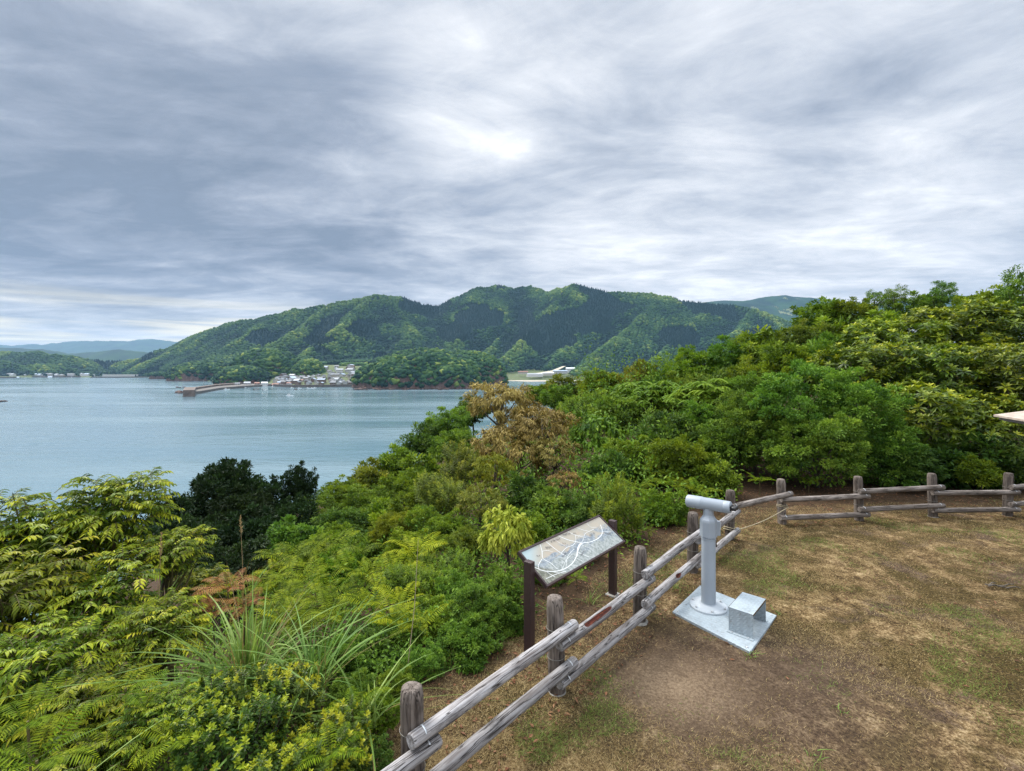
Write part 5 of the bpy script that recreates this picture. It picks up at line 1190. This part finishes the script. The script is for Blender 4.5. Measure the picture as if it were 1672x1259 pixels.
# --- near shrubs by the sign
plant('hang', 'pale', 828, 832, 7.4, 46, 'pale yellow shrub with large drooping leaves left of the map board', 'shrub', 'drooping_shrub', None, 1.25)
plant('shoots', 'fresh', 1005, 780, 8.9, 52, 'bright green bush of upright narrow leaves right behind the map board', 'shrub', 'narrow_leaved_bush', None, 1.15)
plant('shoots', 'fresh', 668, 915, 6.7, 50, 'bright yellow green bush of narrow leaves in the middle of the near slope', 'shrub', 'narrow_leaved_bush')
plant('shoots', 'mid', 735, 905, 7.2, 46, 'green bush of narrow leaves right of the yellower one', 'shrub', 'narrow_leaved_bush')
for a in ((752, 935, 6.5, 48, 'fine', 'fine', 'small leaved shrub right of the narrow leaved bushes'), (812, 930, 6.4, 46, 'fine', 'clump', 'small leaved shrub below the pale drooping one'), (705, 985, 5.9, 58, 'mid', 'fine', 'small leaved shrub in front of the narrow leaved bushes'), (790, 985, 5.75, 56, 'fine', 'fine', 'small leaved shrub left of the sign post'),
          (640, 1000, 5.6, 56, 'fine', 'fine', 'fine leaved shrub right of the long grass'), (755, 1030, 5.3, 56, 'fine', 'clump', 'low glossy shrub beside the left sign post'), (690, 1055, 4.9, 44, 'fine', 'fine', 'low shrub above the nearest fence post'), (895, 905, 7.2, 34, 'fine', 'fine', 'low shrub hidden behind the map board'),
          (940, 870, 7.9, 40, 'deep', 'clump', 'dark low shrub behind the right half of the map board'), (835, 1000, 5.9, 34, 'fine', 'clump', 'low shrub pressing against the left sign post'), (1085, 800, 9.8, 44, 'mid', 'clump', 'low green shrub left of the telescope'), (645, 1090, 4.5, 34, 'mid', 'fine', 'small low shrub left of the nearest fence post'), (575, 1105, 4.25, 48, 'fine', 'clump', 'glossy shrub below the smaller grass tuft'), (618, 1140, 4.05, 38, 'mid', 'clump', 'low glossy shrub pressed against the drooping fern'), (560, 1050, 4.8, 56, 'fine', 'fine', 'fine leaved shrub behind the smaller grass tuft'), (605, 1035, 5.1, 52, 'deep', 'clump', 'dark glossy shrub behind the few arching blades'), (590, 1215, 3.5, 50, 'deep', 'clump', 'dark shrub at the bottom edge beside the nearest fence post')):
    plant(a[5], a[4], *a[:4], a[6])
# --- arching shrubs at the left
for i, a in enumerate(((75, 800, 5.6, 120, 'arching yellow green shrub at the left edge against the water'), (185, 776, 5.9, 92, 'tallest arching shrub with twigs standing up against the water'), (275, 868, 5.7, 62, 'arching shrub with yellow shoots before the dark evergreens'), (115, 872, 5.7, 84, 'shaded arching shrub under the topmost ones'), (28, 850, 5.5, 88, 'arching shrub in the gap below the left edge one'), (20, 905, 4.7, 120, 'arching shrub at the left edge below the topmost one'), (160, 918, 4.9, 105, 'arching shrub in the middle of the left group'),
                         (262, 985, 4.6, 80, 'arching shrub with pale leaves beside the long grass'), (60, 1035, 4.0, 110, 'arching shrub low at the left edge'), (170, 1085, 3.9, 100, 'arching shrub low in the middle of the left group'), (330, 925, 6.2, 52, 'small arching shrub above the long grass'), (150, 1190, 3.4, 100, 'lowest arching shrub above the corner ferns'), (0, 1110, 3.7, 90, 'arching shrub at the left edge above the ferns'), (250, 1140, 3.5, 70, 'arching shrub between the ferns and the yellow tipped bush'))):
    plant('spray', 'spray', *a[:4], a[4], 'shrub', 'arching_shrub', 'arching shrubs on the left', .9, M_TWIG, 0, 12)
# --- yellow tipped bush at the bottom
for a in ((455, 1078, 3.75, 78, 'yellow tipped bush under the long grass'), (385, 1150, 3.3, 96, 'yellow tipped bush at the bottom left of its group'), (530, 1165, 3.35, 82, 'yellow tipped bush at the bottom right of its group'), (350, 1115, 3.6, 60, 'small yellow tipped bush left of the long grass'), (450, 1215, 3.0, 86, 'yellow tipped bush cut by the bottom edge')):
    plant('tip', 'tip', *a[:4], a[4], 'shrub', 'yellow_tipped_bush', 'yellow tipped bushes at the bottom', 1.0)

# --- ferns
def frond_mesh(seed, arch=.9, m_=22, Lp=.18, wp=.024):
    r = rs(seed); t = np.linspace(.0, 1, m_); mb = MB()
    x = np.where(t < 2, t-.22*t**2.4, t); z = .55*t-arch*.62*t**2.2
    pts = np.stack([x, .03*np.sin(t*2+seed), z], 1); tan = unit(np.gradient(pts, axis=0)); sd_ = unit(np.cross(tan, np.array([0, 0, 1.0])))
    k = t > .14
    for sg in (-1, 1):
        D = unit(tan[k]*.30+sd_[k]*sg+np.array([0, 0, -.16])+r.randn(k.sum(), 3)*.05); N = unit(np.cross(sd_[k], tan[k])*1.0+np.array([0, 0, .3]))
        env = np.sin(np.clip((t[k]-.05)/.95, 0, 1)**.62*math.pi)**.75
        leaf8(mb, pts[k]+tan[k]*(.006*sg), D, N, Lp*env+.012, wp*(.45+.55*env), np.clip(r.normal(.5, .12, k.sum())+.2*t[k]-.1, 0, 1), .05, .16)
    mb.add(*tube(pts[::3], np.linspace(.007, .002, len(pts[::3])), 4, False), .25)
    return mb.mesh('frond', LM['fern'])
FRONDS = [frond_mesh(3, .85), frond_mesh(8, 1.15, 24, .16, .021), frond_mesh(12, .6, 20, .19, .026)]
def fern(px, py, d, size, label, mat='fern', k=8, group=None, z=None, part_=True, az0=0.0, span=6.28, rise=0.0, free=False):
    p = PX(px, py, d); gz_ = float(ground_z(np.array([p.x]), np.array([p.y]))[0]); zb = (p.z if free else min(p.z, gz_+.35)); r = random.Random(int(px*3+py))
    t = thing('fern', label, 'fern', (p.x, p.y, zb), 0, group)
    for i in range(k):
        f_ = obj('frond', FRONDS[(i+int(px)) % 3], t, None, LM[mat]); s = size*r.uniform(.75, 1.15); f_.scale = (s, s, s)
        f_.rotation_euler = (r.uniform(-.15, .15), r.uniform(-.45, .12)-rise, az0+span*i/k+r.uniform(-.25, .25))
    # short rootstock reaching the ground
    part('rootstock', MB().add(*tube([(0, 0, .03), (.02, .01, (gz_-zb)*.5-.02), (0, 0, min(-.04, gz_-zb-.04))], [.008, .007, .007], 5)), M_TWIG, t)
    return t
FG = 'ferns on the near slope'
for a in ((45, 1185, 3.1, .46, 'large fern spreading at the bottom left edge'), (60, 1250, 2.85, .42, 'fern in the bottom left corner'), (205, 1130, 3.6, .34, 'fern among the low arching shrubs'), (285, 1215, 3.2, .36, 'dull fern left of the yellow tipped bushes'), (575, 1165, 3.75, .40, 'long fronded fern hanging over beside the nearest fence post'),
          (540, 1235, 3.1, .34, 'dark fern at the bottom edge')):
    fern(*a[:4], a[4], 'fern', 9, free=True)
for a in ((1040, 775, 11, .72, 'fern left of the fine leaved shrubs behind the bush'), (1100, 768, 11.2, .75, 'fern behind the telescope leaning over'), (1140, 790, 10.6, .62, 'fern right behind the telescope tube'), (985, 768, 11.4, .7, 'fern above the bright upright bush'), (1065, 812, 10, .55, 'low fern right of the upright bush'), (1240, 782, 11.9, .5, 'fern in the shade left of the fence corner'), (1320, 788, 12, .42, 'small fern behind the fence in the shade'),
          (900, 835, 8.4, .42, 'fern just above the top edge of the map board'), (940, 945, 6.9, .26, 'small fern beneath the map board'), (1058, 868, 8.6, .26, 'small yellowish fern left of the second far post'), (908, 928, 6.6, .3, 'fern under the left half of the map board')):
    fern(*a[:4], a[4], 'fern', 9)
# fern bed in the middle of the near slope: too many to count apart
r = rs(77); fb = MB()
FV = []
for me in FRONDS:
    v = np.empty(len(me.vertices)*3); me.vertices.foreach_get('co', v); at = np.empty(len(me.vertices)); me.attributes['tint'].data.foreach_get('value', at)
    FV.append((v.reshape(-1, 3), [np.array([p_.vertices[:] for p_ in me.polygons if len(p_.vertices) == k_]) for k_ in (3, 4)], at))
def add_frond(mbx, pos, s, az, pit, rol=0.0, tshift=0.0):
    v, fs, at = FV[r.randint(3)]
    M_ = (Matrix.Translation(pos) @ Matrix.Rotation(az, 4, 'Z') @ Matrix.Rotation(pit, 4, 'Y') @ Matrix.Rotation(rol, 4, 'X') @ Matrix.Scale(s, 4))
    mbx.add(v @ np.array(M_.to_3x3()).T+np.array(pos), [q for q in fs if len(q)], np.clip(at+tshift, 0, 1))
for i in range(66):
    px = r.uniform(415, 705); py = r.uniform(885, 1015)
    if (px-415)/290*70+ (py-885) < 25: continue
    d = np.interp(py, [885, 1015], [8.2, 5.4])*r.uniform(.95, 1.05); pos = PX(px, py+14, d); sh_ = r.normal(-.04, .2)
    for j in range(6): add_frond(fb, pos, r.uniform(.36, .66)*d/6.5, j*1.05+r.uniform(-.3, .3), r.uniform(-.55, .0), r.uniform(-.2, .2), sh_)
tag(obj('ferns', fb.mesh('ferns', LM['fern'])), 'bed of bright green ferns in the middle of the near slope', 'ferns', None, 'stuff')
for a in ((372, 962, 5.3, .42, 'rust red withered fern above the long grass'), (402, 990, 5.2, .38, 'orange brown fern beside the rust red one'), (348, 1002, 5.2, .36, 'brownish fern left of the rust red one')): fern(*a[:4], a[4], 'rust', 9, free=True)

# --- long grass tufts
def grass_tuft(name, seed, k, h, spread, label, loc, dry=.22, width=.010, cat='grass tuft', plumes=0, az=None):
    r = rs(seed); mb = MB(); st = 9
    for i in range(k):
        a = r.uniform(0, 6.28) if az is None else r.normal(az, .9); out = abs(r.normal(0, spread)); hh = h*r.uniform(.55, 1.1); t = np.linspace(0, 1, st); isdry = r.rand() < dry
        b = np.array([r.normal(0, .045), r.normal(0, .045), -.03]); dr = np.array([math.cos(a), math.sin(a), 0])
        bend = r.uniform(.25, .9) if not isdry else r.uniform(.1, .6)
        P = b[None]+np.stack([dr[0]*out*(t+1.4*bend*t**2.5), dr[1]*out*(t+1.4*bend*t**2.5), hh*(t-bend*.55*t**3)], 1)
        S_ = np.array([-dr[1], dr[0], 0])*width*r.uniform(.6, 1.2)*(.45 if isdry else 1); wd = (1-t**2.2)[:, None]*.95+.05
        tw = r.uniform(-.6, .6); S_ = S_*math.cos(tw)+np.array([0, 0, 1])*np.linalg.norm(S_)*math.sin(tw)
        V = np.stack([P-S_*wd, P+S_*wd], 1).reshape(-1, 3); q = np.arange(st-1)*2
        mb.add(V, np.stack([q, q+1, q+3, q+2], 1), r.uniform(.02, .22) if isdry else r.uniform(.38, .95))
    p = loc; gz_ = float(ground_z(np.array([p.x]), np.array([p.y]))[0])
    t_ = thing(name, label, cat, (p.x, p.y, p.z)); part('blades', mb, LM['grass'], t_)
    if p.z > gz_+.05: part('rootstock', MB().add(*tube([(0, 0, .05), (0, 0, min(-.05, gz_-p.z-.05))], [.03, .035], 6)), M_TWIG, t_)
    for i in range(plumes):
        a = r.uniform(0, 6.28); x, y = math.cos(a)*r.uniform(.05, .22), math.sin(a)*r.uniform(.05, .22); hh = h*r.uniform(1.15, 1.45); pm = MB()
        pts = [(x*.2, y*.2, 0), (x*.5, y*.5, hh*.4), (x*.8, y*.8, hh*.75), (x, y, hh)]; pm.add(*tube(pts, [.005, .004, .003, .0015], 4, False), .3)
        n_ = 90; tt = r.uniform(.78, 1.0, n_); P = np.stack([np.interp(tt, [.78, 1], [x*.82, x]), np.interp(tt, [.78, 1], [y*.82, y]), hh*tt], 1)
        leaf4(pm, P, r.randn(n_, 3)*.3+np.array([0, 0, 1.0]), r.randn(n_, 3), .045*(1.15-tt)*3+.012, .004, r.uniform(.3, 1, n_), 0, 0)
        part('plume', pm, LM['straw'], t_)
    return t_
grass_tuft('pampas_grass', 5, 190, 1.02, .40, 'large tuft of long arching green grass with dry blades above the yellow tipped bush', PX(405, 1140, 4.3), .26, .011, plumes=0)
grass_tuft('pampas_grass', 6, 90, .78, .42, 'smaller tuft of long grass right of the large one', PX(515, 1130, 4.2), .2, .010)
grass_tuft('pampas_grass', 7, 26, .62, .5, 'few long green blades arching toward the nearest fence post', PX(600, 1180, 3.9), .15, .011)
grass_tuft('pampas_grass', 8, 30, .9, .22, 'thin tuft with a tall tan plume among the arching shrubs', PX(255, 1045, 5.0), .3, .008, plumes=1)
grass_tuft('pampas_grass', 9, 26, .8, .2, 'thin tuft with a tan plume beside the rust red fern', PX(400, 985, 6.0), .4, .008, plumes=1)
for i, (px, py, h_, lab) in enumerate(((735, 1090, .26, 'tuft of short grass on the slope side of the fence by the nearest post'), (1052, 1000, .20, 'tuft of grass around the foot of the fence post left of the metal plate'), (1225, 1068, .10, 'small weed tuft at the front corner of the metal plate'), (1075, 925, .2, 'grass tuft along the fence left of the telescope'), (1330, 1235, .09, 'green weed tuft at the bottom edge of the clearing'), (1375, 1160, .08, 'small green weed tuft on the bare earth'), (1030, 960, .22, 'tuft of grass below the map board near the fence'), (1100, 962, .16, 'grass tuft against the left corner of the metal plate'), (905, 1000, .2, 'grass tuft beneath the left half of the map board'), (965, 985, .2, 'grass tuft beneath the right half of the map board'), (880, 1075, .16, 'low grass tuft at the foot of the left sign post'), (1160, 1040, .07, 'tiny weed tuft along the front edge of the metal plate'), (1268, 1000, .08, 'small weed tuft at the right corner of the metal plate'))):
    g_ = G(px, py); grass_tuft('grass_tuft', 40+i, 46, h_, h_*.5, lab, Vector((g_.x, g_.y, float(ground_z(np.array([g_.x]), np.array([g_.y]))[0]))), .5, .004)
# a thin dry stalk before the shrubs, and a bundle of dead sticks on the grass
q0 = PX(664, 1105, 4.75); q1 = PX(683, 880, 4.9); gz_ = float(ground_z(np.array([q0.x]), np.array([q0.y]))[0])
tag(obj('dry_stalk', MB().add(*tube([(q0.x-.02, q0.y, gz_-.02), tuple(q0), tuple(q0.lerp(q1, .5)+Vector((.02, 0, 0))), tuple(q1)], [.006, .005, .004, .002], 5)).mesh('dry_stalk', m_plain('dry_stem', (.30, .25, .15), .8))), 'thin tall dry stalk standing before the near shrubs', 'stalk')
for i, (dx, dy, a, l) in enumerate(((0, 0, .1, .42), (.05, -.06, -.12, .30), (-.1, .05, .35, .26))):
    g_ = G(1635, 958); v_ = [(g_.x+dx+l*(t-.5)*math.cos(a), g_.y+dy+l*(t-.5)*math.sin(a), .022+.012*math.sin(t*9+i)) for t in np.linspace(0, 1, 6)]
    tag(obj('stick', MB().add(*tube(v_, np.linspace(.012, .006, 6), 6, True, .3, i)).mesh('stick', M_PALEBARK)), ('longest dead stick lying on the grass at the right', 'short dead stick in front of the longest one', 'short slanting dead stick behind the longest one')[i], 'stick')

# ------------------------------------------------------------------ stuff: turf, fallen leaves, undergrowth
r = rs(99); n_ = 560000
d = 3.3+9.5*r.rand(n_)**1.15; pxr = r.uniform(560, 1700, n_); x = (pxr-CX)/F*d; y = d
s = outside(x, y); dens = sstep(.36, .60, fbm(x*.9, y*.9, 4, 55))*.8+.2
c1, c2, c3 = G(1165, 1100), G(1098, 1118), G(1330, 1090)
for c_, rr0, rr1 in ((c1, .5, 1.6), (c2, .2, .85), (c3, .0, .7)): dens = dens*(.06+.94*sstep(rr0, rr1, np.hypot(x-c_.x, y-c_.y)+(fbm(x*2.5, y*2.5, 3, 15)-.5)*.8))
pq = [(q.x, q.y) for q in pl]; inpl = np.ones(n_, bool)
for (ax_, ay_), (bx2, by2) in zip(pq, pq[1:]+pq[:1]): inpl &= ((bx2-ax_)*(y-ay_)-(by2-ay_)*(x-ax_)) > 0
keep = (r.rand(n_) < dens) & (s < .9+.6*(fbm(x*2, y*2, 3, 19)-.3)) & ~inpl
x, y, s = x[keep], y[keep], s[keep]; k = len(x); z = ground_z(x, y)
a = r.uniform(0, 6.28, k); green = fbm(x*1.5, y*1.5, 4, 66)
D = np.stack([np.cos(a), np.sin(a), r.uniform(.05, .75, k)], 1); P = np.stack([x, y, z-.002], 1)
tn = np.where(r.rand(k) < sstep(.54, .68, green)*.7, r.uniform(.78, 1, k), np.clip(r.normal(.40, .26, k)+.5*(fbm(x*1.1+4, y*1.1, 3, 44)-.5), 0, .74))
L = r.uniform(.016, .046, k)*(1+.5*(tn > .76)); D = unit(D); Sd = unit(np.cross(D, np.array([0, 0, 1.0])))*(r.uniform(.0012, .0029, k)*(.7+.07*y))[:, None]
V = np.stack([P-Sd, P+Sd, P+D*L[:, None]], 1).reshape(-1, 3)
tag(obj('grass', MB().add(V, np.arange(k*3).reshape(-1, 3), np.repeat(tn, 3)).mesh('grass', LM['turf'])), 'short dry straw coloured grass covering the clearing', 'grass', None, 'stuff')
# fallen leaves: thick behind the far fence, sparse elsewhere
n_ = 16000; x = r.uniform(-1, 16, n_); y = r.uniform(3.4, 14, n_); s = outside(x, y)
keep = ((s > -.3) & (s < 3.2) & (r.rand(n_) < .95)) | ((s <= -.3) & (r.rand(n_) < .05)); x, y = x[keep], y[keep]; k = len(x)
D = unit(np.stack([r.randn(k), r.randn(k), r.normal(0, .2, k)], 1)); N = unit(np.stack([r.randn(k)*.35, r.randn(k)*.35, np.ones(k)], 1)); mb = MB()
leaf4(mb, np.stack([x, y, ground_z(x, y)+.012], 1), D, N, r.uniform(.03, .075, k), r.uniform(.015, .03, k), np.clip(r.normal(.5, .22, k), 0, 1), .2, 0)
tag(obj('leaves', mb.mesh('leaves', LM['litter'])), 'brown fallen leaves strewn beyond the fence', 'leaves', None, 'stuff')
# undergrowth between the shrubs on the slope
n_ = 2600; dd = 3.0+32*r.rand(n_)**1.5; pxr = r.uniform(-60, 1760, n_); x = (pxr-CX)/F*dd; y = dd; s = outside(x, y)
edge = np.where(x > 5.0, 2.6, 1.15); keep = (s > edge) & (s < 26); x, y, s = x[keep], y[keep], s[keep]; k = len(x); mb = MB(); per = 46
kp = (y < 14) | (x/y > -.1); x, y, s = x[kp], y[kp], s[kp]; k = len(x)
hgt = np.minimum(.32+.22*(s-1.1), 1.2)*r.uniform(.6, 1.2, k)*(1+np.clip((y-11)/7, 0, 2.2)*(x/y > .14)); cz = ground_z(x, y)+hgt*.5
sc_ = np.clip(y/7, .55, 2.4); c = np.repeat(np.stack([x, y, cz], 1), per, 0); q = unit(r.randn(k*per, 3))*(r.rand(k*per, 1)**.5); sz = np.repeat(sc_, per)
P = c+q*np.stack([.30*sz, .30*sz, np.repeat(hgt, per)*.65], 1)
leaf4(mb, P, unit(q+r.randn(k*per, 3)*.5+np.array([0, 0, .3])), unit(np.array([0, 0, 1.0])+r.randn(k*per, 3)*.5), .075*sz**.8*r.uniform(.7, 1.3, k*per), .036*sz**.8, np.clip(np.repeat(r.normal(.45, .22, k), per)+r.normal(0, .12, k*per), 0, 1))
tag(obj('undergrowth', mb.mesh('undergrowth', LM['fine'])), 'dense low leafy undergrowth between the shrubs of the slope', 'undergrowth', None, 'stuff')

# ------------------------------------------------------------------ haze
mb = MB(); b0 = 14000.0
mb.add([(x, y, z) for z in (SEA-5, 620) for y in (-2500, b0) for x in (-b0, b0)], np.array([(0, 2, 3, 1), (4, 5, 7, 6), (0, 1, 5, 4), (2, 6, 7, 3), (0, 4, 6, 2), (1, 3, 7, 5)]))
m = bpy.data.materials.new('haze_air'); m.use_nodes = True; n = NT(m.node_tree)
vp = n.node('ShaderNodeVolumePrincipled'); vp.inputs['Color'].default_value = (.40, .66, 1.0, 1); vp.inputs['Density'].default_value = 5.6e-5
o = n.node('ShaderNodeOutputMaterial'); n.link(vp.outputs[0], o.inputs['Volume'])
tag(obj('haze', mb.mesh('haze', m)), 'thin blue haze in the air over the bay and mountains', 'haze', None, 'stuff')
